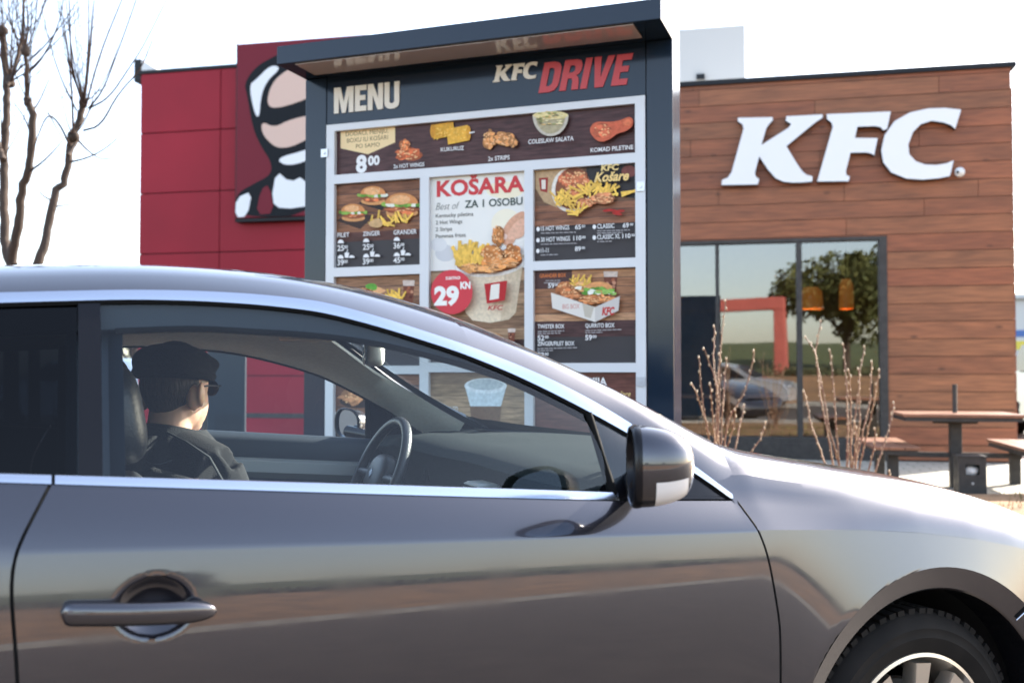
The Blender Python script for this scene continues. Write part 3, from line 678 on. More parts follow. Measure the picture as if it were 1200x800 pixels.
# burgers
A, r = panel('l2', DARK); planks(A, r, .40, 1.0, 5, [(120, 78, 56), (138, 92, 66), (104, 66, 48)]); full(A, r, (86, 54, 48), 'wood_picture', .31, .42)
A.poly([(392, 258), (420, 268), (436, 252), (408, 248)], (58, 40, 36)); A.poly([(418, 238), (446, 246), (452, 236), (424, 232)], (40, 34, 34))
A.burger(412, 247, 14.5); A.burger(436, 227, 15.5); A.burger(470, 238, 20, 1.4); A.fries(455, 262, 24, 4, 24, 85, 14, 2.4)
A.blob(441, 262, 8, 6, (198, 160, 112)); 
A.text('FILET', 395, 278, 5, 14); A.text('ZINGER', 425, 276.5, 5, 20); A.text('GRANDER', 461, 275, 5.2, 27)
for x, n1, n2 in ((395, '25', '39'), (425, '25', '39'), (461, '36', '45')):
    dy = -(x - 395) * .042
    A.ell(x + 4, 285 + dy, 3.6, 4.4, WHITE, 'lettering', 0, 180); A.price(n1, x, 294 + dy, 6.5)
    A.ell(x + 4, 303 + dy, 3.6, 4.4, WHITE, 'lettering', 0, 180); A.poly([(x + 9, 302 + dy), (x + 8.5, 296 + dy), (x + 14, 296 + dy), (x + 13, 302 + dy)], WHITE, 'lettering'); A.poly([(x + 10.5, 296 + dy), (x + 12, 292 + dy), (x + 12.8, 292.4 + dy), (x + 11.5, 296 + dy)], WHITE, 'lettering'); A.ell(x + 17, 302 + dy, 3.4, 3, WHITE, 'lettering', 0, 180)
    A.price(n2, x, 311 + dy, 6.5)
A.finish()
# left row 3 and 4
A, r = panel('l3', DARK); planks(A, r, .3, 1.0, 6, [(142, 104, 78), (120, 86, 66), (156, 116, 88)])
A.cola(477, 328, 14, 26); A.blob(436, 340, 14, 5, (226, 170, 120)); A.blob(434, 336, 7, 4.5, (96, 160, 60)); A.chicken(426, 342, 10, 5, 10); A.fries(460, 349, 10, 2.5, 14, 85, 12, 2.4)
A.text('TWISTER', 396, 398, 5, 24); A.price('25', 396, 408, 7)
A.finish()
A, r = panel('l4', DARK); planks(A, r, .4, 1.0, 5, [(128, 88, 64), (110, 74, 56), (146, 104, 76)])
A.ell(418, 470, 22, 8, (50, 36, 32)); A.chicken(410, 464, 15, 11, 24, (200, 140, 96)); A.ell(446, 452, 18, 7, (52, 38, 36)); A.chicken(444, 450, 10, 6, 10, (170, 96, 66)); A.chicken(470, 470, 14, 9, 12)
A.text('HOT WINGS', 392, 488, 5, 34); A.tiny(392, 492, 14); A.tiny(392, 496, 18); A.tiny(392, 500, 12)
for x in (395, 430, 462): A.ell(x + 4, 516, 3.6, 4.4, WHITE, 'lettering', 0, 180); A.poly([(x + 9, 516), (x + 8.5, 507), (x + 13, 507), (x + 12.5, 516)], WHITE, 'lettering'); A.ell(x + 17, 516, 3.4, 3, WHITE, 'lettering', 0, 180); A.price('39', x, 528, 6.5)
A.finish()
# centre poster
A, r = panel('m2', (226, 222, 214)); full(A, r, (232, 228, 220), 'plain_print', .48, 1.0)
for cx, cy, rx, ry, c in ((590, 222, 22, 10, (238, 226, 196)), (520, 296, 12, 10, (206, 204, 204)), (512, 286, 10, 8, (218, 216, 214)), (592, 262, 18, 18, (240, 230, 206))): A.ell(cx, cy, rx, ry, c, 'plain_print')
full(A, r, (116, 88, 66), 'wood_picture', 0, .495); planks(A, r, .12, .49, 6, [(150, 118, 90), (128, 98, 76), (166, 134, 104)]); full(A, r, (66, 46, 44), 'wood_picture', 0, .12)
A.text('KOŠARA', 510, 229.5, 18, 103, (202, 62, 66), .034)
A.text('Best of', 509, 245.5, 8, 28, (110, 108, 104), -.012, .35); A.text('ZA 1 OSOBU', 543, 243, 8.6, 68, (62, 76, 70), .02)
for i, t_ in enumerate(('Kentucky piletina', '2 Hot Wings', '2 Strips', 'Pommes frites')): A.text(t_, 509, 254.5 + i * 8, 4.4, (44, 31, 19, 35)[i], (92, 88, 84), .012)
# bucket
bl, br_, bt, bb = 531, 613, 308, 374
A.poly([(bl, bt - 2), (br_, bt - 10), (603, 366), (595, 374), (573, 378), (552, 375), (544, 366)], (226, 208, 180)); A.poly([(590, 318), (br_, bt - 10), (603, 366), (595, 374), (585, 376)], (206, 186, 158))
A.ell(572, 309, 41.5, 15, (236, 232, 226), rot=-4); A.ell(572, 307.5, 39, 12.5, (150, 92, 56), rot=-4)
A.poly(sm([(588, 288), (586, 274), (591, 262), (601, 251), (614.5, 245), (614.5, 262), (604, 276), (600, 286)]), (214, 160, 130)); A.poly(sm([(596, 268), (604, 258), (614.5, 254), (614.5, 276), (602, 280), (592, 280)]), (226, 176, 148)); A.ell(589, 277, 4.4, 3.6, (240, 204, 186), rot=-30)
A.fries(550, 308, 18, 5, 46, 38, 24, 4.2); A.chicken(583, 276, 8, 14, 16, (212, 136, 74)); A.chicken(577, 300, 16, 13, 30, (208, 132, 70)); A.chicken(600, 298, 12, 12, 22, (204, 126, 66)); A.chicken(592, 309, 20, 6, 22, (214, 144, 84)); A.chicken(553, 314, 14, 6, 16, (222, 156, 92)); A.chicken(572, 316, 16, 5, 14, (216, 150, 90))
A.poly([(569, 333), (596, 329), (593, 352), (572, 356)], (178, 34, 40), 'plain_print'); A.poly([(577, 334), (587, 332.5), (586, 350), (575, 352)], (232, 224, 212), 'plain_print'); A.text('KFC', 573, 363.5, 5.4, 18, (176, 40, 44), .05, .25)
A.ell(531, 342.5, 24.5, 26, (206, 62, 72), 'plain_print'); A.text('samo', 524, 328, 5, 17, OFFW, .03); A.text('29', 510.5, 357, 21, 29, OFFW, .05); A.text('KN', 541, 338.5, 8, 12, OFFW, .05)
A.cola(601, 385, 9, 18); A.chicken(580, 396, 12, 6, 14, (214, 140, 80)); A.fries(560, 402, 12, 3, 12)
A.finish()
A, r = panel('m4', (130, 110, 90)); full(A, r, (120, 96, 72), 'wood_picture'); planks(A, r, 0, 1.0, 8, [(150, 122, 92), (134, 108, 82), (166, 136, 104)])
A.poly([(543, 452), (592, 452), (586, 474), (549, 474)], (214, 224, 226)); A.ell(567.5, 452, 25, 9, (234, 238, 238)); A.ell(567.5, 450.5, 21, 6.5, (196, 204, 204)); A.ell(567.5, 474, 18.7, 5, (214, 224, 226)); A.poly([(549, 476), (586, 476), (583, 506), (552, 506)], (120, 92, 70))
A.text('SLADOLED', 509, 482, 6, 26, (230, 226, 220))
A.finish()
# right row 2
A, r = panel('r2', DARK); planks(A, r, .38, .62, 3, [(140, 94, 70), (122, 80, 60), (156, 108, 82)]); full(A, r, (112, 82, 62), 'wood_picture', .62, 1.0); full(A, r, (44, 40, 44), 'plain_print', .36, .385)
A.poly([(686, 195), (745, 191.5), (745, 232), (700, 226), (686, 214)], (48, 44, 46)); A.ell(736, 200, 9, 7, (120, 66, 60))
A.poly([(626, 199.5), (660, 197), (648, 225), (652, 243), (636, 236), (626, 220)], (186, 154, 116)); A.ell(668, 221, 23, 27, (228, 220, 208), rot=12); A.ell(670, 220, 20.5, 25, (132, 76, 50), rot=12)
A.poly([(630, 208), (641, 207), (640, 225), (632, 223)], (150, 50, 44), 'plain_print'); A.poly([(633, 210), (638, 210), (638, 221), (633.5, 221)], (226, 214, 200), 'plain_print')
A.chicken(664, 209, 13, 10, 22, (192, 104, 70)); A.chicken(678, 209, 12, 11, 22, (200, 116, 78)); A.chicken(672, 224, 14, 9, 18, (196, 116, 76)); A.fries(662, 236, 12, 6, 26, 85, 15, 3); A.fries(706, 228, 26, 4, 26, 88, 20, 3); A.chicken(685, 238, 13, 7, 18, (196, 120, 80)); A.chicken(707, 233, 15, 8, 22, (204, 132, 90)); A.fries(678, 252, 14, 3, 8, 88, 18, 3)
for x, y in ((718, 247), (727, 248), (724, 251), (713, 247)): A.ell(x, y, 6, 1.6, (170, 40, 34), rot=rnd.uniform(-30, 30))
A.text('KFC', 705, 201, 7, 21, (226, 196, 130), .04, .1); A.text('Košare', 697, 214, 11, 41, (236, 200, 128), .03, .35)
for x, y, n_, w_, p_ in ((635, 271, '15 HOT WINGS', 33, '65'), (635, 284, '30 HOT WINGS', 34, '110'), (635, 296.5, '11-11', 9, '89')):
    A.ell(x - 3.4, y - 2, 2, 2.6, WHITE, 'lettering'); A.text(n_, x, y, 5.2, w_); A.tiny(x, y + 3.2, w_ + 8 if n_ != '11-11' else 20, 1); A.price(p_, 673 if p_ == '110' else 675, y - 1.8, 5.2)
for x, y, n_, w_, p_ in ((701, 268.5, 'CLASSIC', 20, '69'), (701, 281, 'CLASSIC XL', 27, '110')):
    A.ell(x - 3.4, y - 2, 2, 2.6, WHITE, 'lettering'); A.text(n_, x, y, 5.2, w_); A.tiny(x, y + 3.2, 38 if p_ == '69' else 17, 1); A.price(p_, 730.5 if p_ == '110' else 731, y - 1.2, 5.2)
A.tiny(701, 274.4, 30, 1); A.finish()
# right row 3
A, r = panel('r3', DARK); planks(A, r, .44, 1.0, 6, [(176, 128, 92), (150, 104, 74), (192, 146, 110)]); full(A, r, (74, 50, 50), 'wood_picture', .28, .45)
A.poly([(625.5, 316.8), (669, 315.2), (669, 337.5), (625.5, 338.5)], (78, 52, 50), 'plain_print'); A.text('GRANDER BOX', 631, 325, 4.4, 31, (226, 124, 58)); A.tiny(638, 329, 18, .9); A.tiny(636, 331.5, 22, .9); A.price('59', 641, 337, 5.6)
A.cola(714.5, 317.5, 17, 26)
A.chicken(662, 338, 13, 9, 22, (196, 120, 74)); A.chicken(668, 346, 14, 6, 14, (200, 126, 80)); A.chicken(681, 334, 13, 8, 20, (222, 170, 110)); A.fries(680, 332, 12, 3, 14, 70, 10, 2.2); A.chicken(694, 350, 18, 7, 26, (208, 130, 78)); A.ell(702, 338, 16, 8, (216, 150, 96))
for i in range(26): A.blob(rnd.uniform(678, 722), 341 + rnd.uniform(-3.5, 3.5), 4, 2, rnd.choice([(88, 140, 50), (120, 168, 72), (238, 236, 220), (150, 186, 96)]), j=.4)
A.chicken(712, 350, 12, 5, 14, (214, 140, 86))
A.poly([(646.5, 343), (698, 360), (698, 377.5), (648, 361)], (220, 212, 202), 'plain_print'); A.poly([(698, 360), (727, 347), (725.5, 364), (698, 377.5)], (200, 192, 184), 'plain_print')
A.poly([(683, 355), (697, 359.8), (693, 373), (686, 371)], (190, 180, 164), 'plain_print'); A.text('BIG BOX', 660, 362, 5.4, 20, (206, 150, 140), .03); A.text('KFC', 706, 369, 9, 15, (186, 52, 52), .05, .2)
A.text('TWISTER BOX', 631, 385, 4.8, 31); A.tiny(631, 389, 31, 1); A.tiny(631, 391.5, 28, 1); A.price('52', 631, 399, 6); A.text('ZINGER/FILET BOX', 631, 405, 4.8, 43); A.tiny(631, 409, 46, 1); A.tiny(631, 411.5, 18, 1); A.price('52', 631, 419, 6)
A.text('QURRITO BOX', 687, 384, 4.8, 34); A.tiny(687, 387.8, 42, 1); A.tiny(687, 390.4, 20, 1); A.price('59', 687, 398.5, 6)
A.finish()
A, r = panel('r4', (92, 60, 52)); full(A, r, (100, 64, 56), 'wood_picture'); A.text('KAVA I MENIJA', 634, 451, 9, 76); A.text('Košare', 716, 464, 6, 22, (226, 196, 130), .03, .3); A.finish()

# order kiosk beside the board
ko = at(265, 470, 5.75); kz = at(265, 411, 5.75).z; t = empty('order_kiosk', (ko.x, 5.75, .06), R(12)); tag(t, 'dark blue slim order post with perforated speaker grille left of the menu board', 'kiosk')
w_ = 43 / F * 5.75 / 2; b = MB(); b.box(-w_, w_, 0, .14, 0, kz - .06); b.build('body', M['kiosk'], t, bevel=.006)
b = MB()
for i in range(14):
    for j in range(12): b.lathe([(.0, -.0015), (.0032, -.0015), (.0032, .0)], (-w_ + .05 + i * .0105, -.0005, .76 + j * .011), 'y', 6)
b.build('speaker_grille', M['grille'], t)
b = MB(); b.box(-w_ - .01, w_ + .01, -.01, .15, kz - .0598, kz - .04); b.build('cap', M['hinge'], t, bevel=.003)
# low rail along the red wall
g0 = at(288, 485, 12.4); t = empty('guard_rail', (g0.x - .6, 12.4, .0), R(-12.5)); tag(t, 'low dark rail in front of the red wall, seen through the car windows', 'rail')
zr_ = g0.z; b = MB(); b.box(0, 1.6, -.03, .03, zr_ - .04, zr_ + .02); b.build('rail', M['steel_dark'], t, bevel=.005)
for x in (.1, 1.5): b = MB(); b.box(x - .03, x + .03, -.028, .028, 0, zr_ - .041); b.build('post', M['steel_dark'], t)

# ================================================================== picnic set and bin
pt = empty('picnic_table', (4.44, 10.0, .03), R(-12.5)); tag(pt, 'dark steel picnic table with brown top, benches both sides and a parasol stub', 'table')
b = MB()
for i in range(6): b.box(-.55, .55, -.40 + i * .134, -.40 + i * .134 + .128, .715, .745)
b.build('tabletop', M['table_wood'], pt, bevel=.004)
b = MB(); b.box(-.53, .53, -.38, .38, .675, .7145); b.box(-.2, .2, -.06, .06, .64, .6745); b.build('top_frame', M['steel_dark'], pt)
b = MB(); b.box(-.055, .055, -.05, .05, 0, .64); b.build('post', M['steel_dark'], pt, bevel=.006)
b = MB(); b.tube([(0, 0, .745), (0, 0, 1.03)], .023, 14); b.build('parasol_holder', M['steel_dark'], pt)
for sx in (-1, 1):
    b = MB()
    for i in range(3): b.box(sx * .66 - .21 + i * .142, sx * .66 - .21 + i * .142 + .136, -.72, .72, .415, .445)
    b.build('bench_seat', M['table_wood'], pt, bevel=.004)
    b = MB(); b.box(sx * .66 - .19, sx * .66 + .19, -.70, .70, .37, .4145); b.build('bench_frame', M['steel_dark'], pt)
    for sy in (-.45, .45): b = MB(); b.box(sx * .66 - .05, sx * .66 + .05, sy - .04, sy + .04, 0, .37); b.build('leg', M['steel_dark'], pt, bevel=.005)
b = MB(); b.box(-.609, -.056, -.025, .025, .30, .35); b.box(.056, .609, -.025, .025, .30, .35); b.build('crossbar', M['steel_dark'], pt)
bp_ = at(1140, 560, 9.3); t = empty('litter_bin', (bp_.x, 9.3, .03), R(-12.5)); tag(t, 'small dark metal litter bin with white paper in its slot beside the table post', 'bin')
hb = at(1140, 536, 9.3).z - .03
b = MB(); b.box(-.12, .12, 0, .02, .0, hb - .16); b.box(-.12, .12, 0, .02, hb - .065, hb); b.box(-.12, -.06, 0, .02, hb - .16, hb - .065); b.box(.06, .12, 0, .02, hb - .16, hb - .065)
b.box(-.12, -.10, .02, .22, 0, hb); b.box(.10, .12, .02, .22, 0, hb); b.box(-.12, .12, .22, .24, 0, hb); b.box(-.1, .1, .02, .22, 0, .02); b.build('body', M['steel_dark'], t)
b = MB(); b.box(-.13, .13, -.01, .25, hb + .001, hb + .015); b.build('lid', M['steel_dark'], t, bevel=.003)
b = MB(); b.ball((0, .07, hb - .13), (.065, .04, .045), 9, 6, e=1); 
for i, v in enumerate(b.v): q = noise.noise(Vector(v) * 40) * .015; b.v[i] = (v[0] + q, v[1] + q, v[2] + q)
b.build('waste_paper', M['paper'], t)
b = MB(); b.lathe([(0, -.004), (.01, -.003), (.012, 0)], (0, 0, hb - .24), 'y', 10); b.build('lock', M['hinge'], t)

# ================================================================== willow shrubs
def P_(ox, oy, sc, p): return (ox + p[0] * sc, oy + p[1] * sc)
SH1 = [[(200,50),(185,200),(165,420),(150,720)],[(150,170),(145,330),(160,480),(170,720)],[(100,275),(130,350),(160,450),(165,700)],[(78,315),(85,450),(100,560),(125,710)],[(45,440),(75,510),(110,620),(125,700)],[(335,285),(320,380),(285,490),(215,600),(195,730)],[(205,320),(195,460),(185,600),(180,730)],[(390,620),(360,700),(325,750)],[(175,300),(172,500),(160,720)],[(130,440),(140,560),(150,720)],[(250,560),(235,650),(205,740)],[(290,540),(265,640),(245,750)]]
SH2 = [[(152,130),(130,260),(150,450),(205,740)],[(90,200),(125,255),(160,420),(190,600),(230,740)],[(192,255),(205,400),(215,560),(230,750)],[(248,230),(262,400),(268,600),(265,740)],[(272,340),(280,480),(280,740)],[(315,335),(318,560),(300,740)],[(338,240),(330,300),(318,340),(316,420)],[(370,305),(360,480),(300,740)],[(403,340),(370,520),(315,760)],[(82,430),(110,570),(170,735)],[(465,480),(440,600),(385,770)],[(385,590),(380,680),(355,770)],[(300,560),(300,660),(290,740)],[(445,770),(440,800),(430,830)]]
def shrub(lines, ox, oy, sc, Y, cx, label):
    g = at(cx, 600, Y); t = empty('willow_shrub', (g.x, Y, .06)); tag(t, label, 'shrub', 'bare willow shrubs in the bed'); rr = random.Random(5)
    st = MB(); bu = MB()
    for l in lines:
        dj = rr.uniform(-.35, .35); pts = [at(*P_(ox, oy, sc, p), Y + dj * (1 - i / len(l))) for i, p in enumerate(l)]
        pts.append(Vector((g.x + rr.uniform(-.12, .12), Y + rr.uniform(-.08, .08), .04)))
        # resample
        q = []
        for a_, b2 in zip(pts, pts[1:]):
            n = max(2, int((a_ - b2).length / .045))
            for k in range(n): q.append(a_.lerp(b2, k / n) + Vector((rr.uniform(-1, 1), rr.uniform(-1, 1), 0)) * .003)
        q.append(pts[-1]); q = [p - Vector((g.x, Y, .06)) for p in q]; n = len(q)
        st.tube(q, [lerp(.0035, .0085, i / n) for i in range(n)], 6)
        for i in range(0, int(n * .8)):
            s_ = (1 if i % 2 else -1); bu.ball(q[i] + Vector((s_ * .006, 0, .002)), (.0042, .0042, .0085) if i > 2 else (.0065, .0065, .012), 6, 5)
    st.build('stem', M['willow'], t, smooth=60); bu.build('bud', M['bud'], t, smooth=60)
shrub(SH1, 800, 340, .25, 6.6, 842, 'bare willow shrub with fine budding shoots, nearer the menu board')
shrub(SH2, 920, 340, .275, 6.9, 992, 'wider bare willow shrub with budding shoots in front of the right window pane')

# ================================================================== bare trees on the left
def bare_tree(Y, trunks, twigs, heads, base, label, seed, br=.075):
    rr = random.Random(seed); g = at(base, 589, Y); t = empty('pollard_tree', (g.x, Y, 0)); tag(t, label, 'tree', 'pollarded bare trees left of the restaurant')
    tr = MB(); o = Vector((g.x, Y, 0))
    for l, r0, r1, dj in trunks:
        pts = []
        for i, p in enumerate(l): pts.append(at(p[0], p[1], Y + dj * math.sin(i / len(l) * 1.6)) - o)
        q = []
        for a_, b2 in zip(pts, pts[1:]):
            n = max(2, int((a_ - b2).length / .05))
            for k in range(n): q.append(a_.lerp(b2, k / n) + Vector((rr.uniform(-1, 1), rr.uniform(-1, 1), 0)) * .006)
        q.append(pts[-1]); n = len(q) - 1
        tr.tube(q, [lerp(r0, r1, i / n) * (1 + .14 * noise.noise(q[i] * 9)) for i in range(n + 1)], 10)
    for h in heads:
        for _ in range(5): c = at(h[0] + rr.uniform(-2, 2), h[1] + rr.uniform(-3, 3), Y + h[2]) - o; tr.ball(c, rr.uniform(.025, .045), 8, 6)
    tr.tube([(0, 0, -.1), (0, 0, .05), at(base, 312, Y) - o], [br * 1.3, br, br * .8], 10)
    tr.build('trunk', M['bark'], t, smooth=60)
    tw = MB()
    def twig(pts, r=.006):
        r *= 1.1
        q = [p - o for p in pts]; 
        for _ in range(2):
            nq = [q[0]]
            for a_, b2 in zip(q, q[1:]): nq += [a_.lerp(b2, .25), a_.lerp(b2, .75)]
            nq.append(q[-1]); q = nq
        n = len(q) - 1; tw.tube(q, [lerp(r, r * .3, i / n) for i in range(n + 1)], 5, cap=False)
    for l in twigs:
        dd = rr.uniform(-.8, .8); twig([at(p[0], p[1], Y + dd * i / len(l)) for i, p in enumerate(l)], rr.uniform(.007, .011))
    for h in heads:
        for _ in range(h[3]):
            a = rr.uniform(-1, 1); x, y = h[0], h[1]; pts = [at(x, y, Y + h[2])]; dd = rr.uniform(-.7, .7); L_ = rr.uniform(60, 170); dx = a * rr.uniform(20, 70)
            for k in range(1, 5): u = k / 4; pts.append(at(x + dx * u ** .7 + rr.uniform(-2, 2), y - L_ * u + abs(dx) * .15 * math.sin(u * 3), Y + h[2] + dd * u))
            twig(pts, rr.uniform(.0035, .007))
            for k in (1, 2, 3):
                if rr.random() < .6:
                    q0 = pts[k]; s_ = rr.choice((-1, 1)); twig([q0, q0 + Vector((s_ * .12, rr.uniform(-.1, .1), .12)), q0 + Vector((s_ * .22, rr.uniform(-.2, .2), .38))], .0035)
    tw.build('twigs', M['twig'], t, smooth=60)
bare_tree(9.0, [([(15,312),(9,300),(6,282),(5,252),(5,214),(4,188),(8,130),(8,96),(5,66),(2,34)], .048, .028, .3), ([(13,305),(17,286),(22,265),(24,235),(27,216),(32,205),(36,184),(38,158),(39,135),(33,120)], .046, .03, -.3), ([(33,120),(31,86),(30,58)], .024, .015, -.3), ([(8,100),(14,92),(20,70),(26,40),(28,0),(30,-60)], .02, .006, .2), ([(4,188),(-6,160),(-14,120),(-20,60)], .03, .014, .4)],
 [[(38,130),(46,120),(58,92)],[(20,70),(22,50),(10,20),(9,-20)],[(30,58),(34,30),(30,-10)],[(30,58),(40,40),(44,0),(46,-40)],[(38,163),(30,140),(22,128),(14,118)],[(12,96),(20,82),(46,62),(72,30),(92,0)],[(12,96),(36,82),(60,55),(80,35),(96,15)],[(28,90),(50,70),(70,28),(76,-10)]],
 [(12, 96, .1, 11), (33, 120, -.3, 5), (30, 60, -.3, 8), (3, 36, .2, 3), (4, 184, .1, 3)], 13, 'forked bare pollarded tree with two thick stems at the left edge', 11)
bare_tree(8.6, [([(43,312),(51,292),(56,269),(62,241),(66,222),(74,216),(80,195),(82,171),(86,156),(93,140),(96,128),(98,114)], .042, .026, .2), ([(80,182),(88,170),(92,162)], .02, .014, .2)],
 [[(98,118),(104,60),(104,-20)],[(99,120),(106,60),(111,-10)],[(97,118),(84,62),(77,0),(76,-20)],[(96,120),(83,75),(82,20),(80,-20)],[(100,126),(118,60),(143,0),(148,-15)],[(104,127),(120,108),(134,72),(160,0),(165,-20)],[(105,127),(128,115),(150,82),(168,55),(195,0)],[(98,153),(118,148),(138,110),(165,82),(179,46)],[(90,130),(68,85),(54,35),(46,-5)],[(86,156),(84,100),(78,50),(70,0)],[(82,171),(70,145),(56,132),(44,160),(38,180)],[(82,190),(100,186),(118,178),(135,165),(145,152)],[(66,242),(78,240),(88,239),(98,236)],[(60,235),(48,228),(46,222),(50,195)],[(92,165),(104,178),(120,188),(150,182)],[(36,200),(50,190),(64,176),(74,164)],[(56,132),(64,146),(74,165)]],
 [(98, 122, .1, 8), (86, 160, .1, 3)], 40, 'single-stemmed bare pollarded tree with long upright shoots, right of the forked one', 12, .055)
# ================================================================== the coupe
CF = Frame(.951, 2.288, 25)
car = empty('coupe_car', (.951, 2.288, 0), R(25)); tag(car, 'dark metallic grey coupe with bright window trim, side on in the foreground, driver inside', 'car')
WC = .905
def mir(p): return Vector((p[0], 2 * WC - p[1], p[2]))
V = lambda s, w, z: Vector((s, w, z))
T1 = smooth_tab([(-3.35,.12,1.06),(-3.0,.16,1.165),(-2.6,.20,1.24),(-2.2,.22,1.285),(-1.903,.22,1.306),(-1.70,.22,1.318),(-1.59,.218,1.319),(-1.476,.212,1.315),(-1.359,.20,1.304),(-1.248,.18,1.276),(-1.092,.16,1.229),(-.982,.15,1.187),(-.892,.135,1.145),(-.808,.12,1.102),(-.733,.113,1.062),(-.668,.100,1.025),(-.600,.078,.983),(-.557,.066,.954),(-.511,.052,.918)], 120, 3)
T2 = smooth_tab([(-3.35,.13,1.082),(-3.0,.17,1.187),(-2.6,.21,1.262),(-2.2,.23,1.305),(-1.904,.23,1.324),(-1.70,.23,1.336),(-1.59,.228,1.338),(-1.474,.222,1.335),(-1.357,.21,1.325),(-1.245,.19,1.296),(-1.088,.17,1.248),(-.977,.16,1.209),(-.886,.145,1.171),(-.80,.132,1.128),(-.723,.12,1.083),(-.668,.104,1.046),(-.601,.086,1.002),(-.556,.070,.966),(-.508,.056,.929)], 120, 3)
T3 = smooth_tab([(-3.35,.34,1.14),(-3.0,.42,1.255),(-2.6,.48,1.33),(-2.2,.50,1.373),(-1.915,.5,1.392),(-1.762,.5,1.403),(-1.65,.5,1.407),(-1.557,.5,1.406),(-1.424,.5,1.400),(-1.285,.5,1.384),(-1.177,.49,1.364),(-1.056,.44,1.326),(-.977,.38,1.291),(-.9,.32,1.250),(-.825,.265,1.210),(-.76,.225,1.176),(-.699,.2,1.144),(-.544,.19,1.066),(-.455,.2,1.028)], 90, 3)
TR = smooth_tab([(-.46,1.030),(-.4,1.013),(-.322,.997),(-.147,.968),(.023,.942),(.172,.913),(.33,.874),(.466,.831),(.561,.795),(.7,.73),(.85,.64),(.97,.54)], 60, 3)
TC = [(-3.6,.97),(-1.889,.920),(-1.648,.909),(-1.295,.893),(-.90,.877),(-.447,.858),(-.2,.842),(-.028,.824),(.15,.797),(.281,.770),(.5,.71),(.75,.63),(.97,.52)]
TBb = [(-3.6,1.11),(-2.6,1.07),(-1.893,1.020),(-1.279,.970),(-1.026,.950),(-.801,.933),(-.514,.918)]
TBt = [(-3.6,1.125),(-2.6,1.085),(-1.893,1.033),(-1.276,.986),(-1.021,.966),(-.795,.948),(-.514,.931)]
c1 = lambda s: interp(T1, s); c2 = lambda s: interp(T2, s); c3 = lambda s: interp(T3, s)
zcr = lambda s: interp(TC, s)[0]; zbb = lambda s: interp(TBb, s)[0]; zbt = lambda s: interp(TBt, s)[0]; zri = lambda s: interp(TR, s)[0]
WHC = (-.005, .312)   # front wheel centre (s, z)
def wside(s, z):
    d = zcr(s) - z
    if d < 0:
        h = max(.03, zbb(min(s, -.5)) - zcr(min(s, -.5))); t = -d / h; w = .048 * (.6 * t + .4 * t * t)
    else:
        k = .150
        w = -(k * d - k * d * d / .62) if d < .31 else -k * .31 / 2 + .32 * (d - .31) ** 2
    r = math.hypot(s - WHC[0], z - WHC[1])
    if s > -.6 and d > 0:                   # flared wheel arch with a crease
        t = max(0, min(1, (.66 - r) / .225)); w -= .013 * t ** 2.2
        w += max(0, .435 - r) * .42
    if s > .45: w += .55 * (s - .45) ** 2
    return w
HC = (-1.672, .822)  # handle recess centre
def wdoor(s, z):
    w = wside(s, z); e = ((s - HC[0]) / .062) ** 2 + ((z - HC[1]) / .050) ** 2
    if e < 1: t = 1 - e; w += .021 * t * t * (3 - 2 * t) if t < .5 else .021 * (.5 + (t - .5) * 1.5 * (1 - (t - .5) * .9))
    return w
Trear = [(.20, -1.86), (.5, -1.86), (.720, -1.862), (.80, -1.868), (.836, -1.872), (.875, -1.874), (.918, -1.871), (.974, -1.843), (1.023, -1.818)]
Tfront = [(.20, -.455), (.541, -.453), (.667, -.447), (.771, -.459), (.820, -.468), (.860, -.483), (.893, -.500), (.922, -.504)]
Trear = smooth_tab(Trear, 50, 3); Tfront = smooth_tab(Tfront, 50, 3)
srear = lambda z: interp(Trear, z)[0]; sfront = lambda z: interp(Tfront, z)[0]
def side_patch(b, sl, sr, zlo, zhi, wf, ns, nz, mirror=False):
    rows = []
    for j in range(nz + 1):
        v = j / nz; row = []
        for i in range(ns + 1):
            u = i / ns; s = lerp(-1.9, -.5, u)
            for _ in range(3): z = lerp(zlo(s), zhi(s), v); s = lerp(sl(z), sr(z), u)
            p = V(s, wf(s, z), z); row.append(mir(p) if mirror else p)
        rows.append(row)
    b.grid(rows)
# --- door (near, right)
zt_ = lambda s: zbb(s) - .001
b = MB(); g = .0028
side_patch(b, lambda z: srear(z) + g, lambda z: sfront(z) - g, lambda s: .2, lambda s: zcr(s), wdoor, 250, 140)
side_patch(b, lambda z: srear(z) + g, lambda z: sfront(z) - g, lambda s: zcr(s), zt_, wside, 250, 16)
door = b.build('door', M['paint'], car, smooth=24)
b = MB(); side_patch(b, lambda z: srear(z) + g, lambda z: sfront(z) - g, lambda s: .2, lambda s: zcr(s), wside, 40, 20, True); side_patch(b, lambda z: srear(z) + g, lambda z: sfront(z) - g, lambda s: zcr(s), zt_, wside, 40, 6, True)
fdoor = b.build('door', M['paint'], car, smooth=24)
# handle bar
hs0, hs1 = CF.px(71, 722, -.045)[0], CF.px(256, 718, -.045)[0]; hz0, hz1 = CF.px(71, 722, -.045)[1], CF.px(256, 717, -.045)[1]
b = MB(); rows = []
n = 40
for i in range(n + 1):
    u = i / n; s = lerp(hs0, hs1, u); z = lerp(hz0, hz1, u); e = min(1, u / .06) ; e = math.sqrt(max(0, 1 - (1 - e) ** 2)); f_ = min(1, (1 - u) / .28); f_ = math.sqrt(max(0, 1 - (1 - f_) ** 2.4))
    hh = .0170 * min(e, f_) + .0004; d_ = .011 * min(e, f_) + .0004; y = wside(s, z) - .020 - .012 * math.sin(math.pi * min(1, max(0, u)))
    rows.append([V(s, y + d_ * math.copysign(abs(math.cos(a)) ** .8, math.cos(a)), z + hh * math.copysign(abs(math.sin(a)) ** .7, math.sin(a))) for a in [2 * math.pi * j / 20 for j in range(20)]])
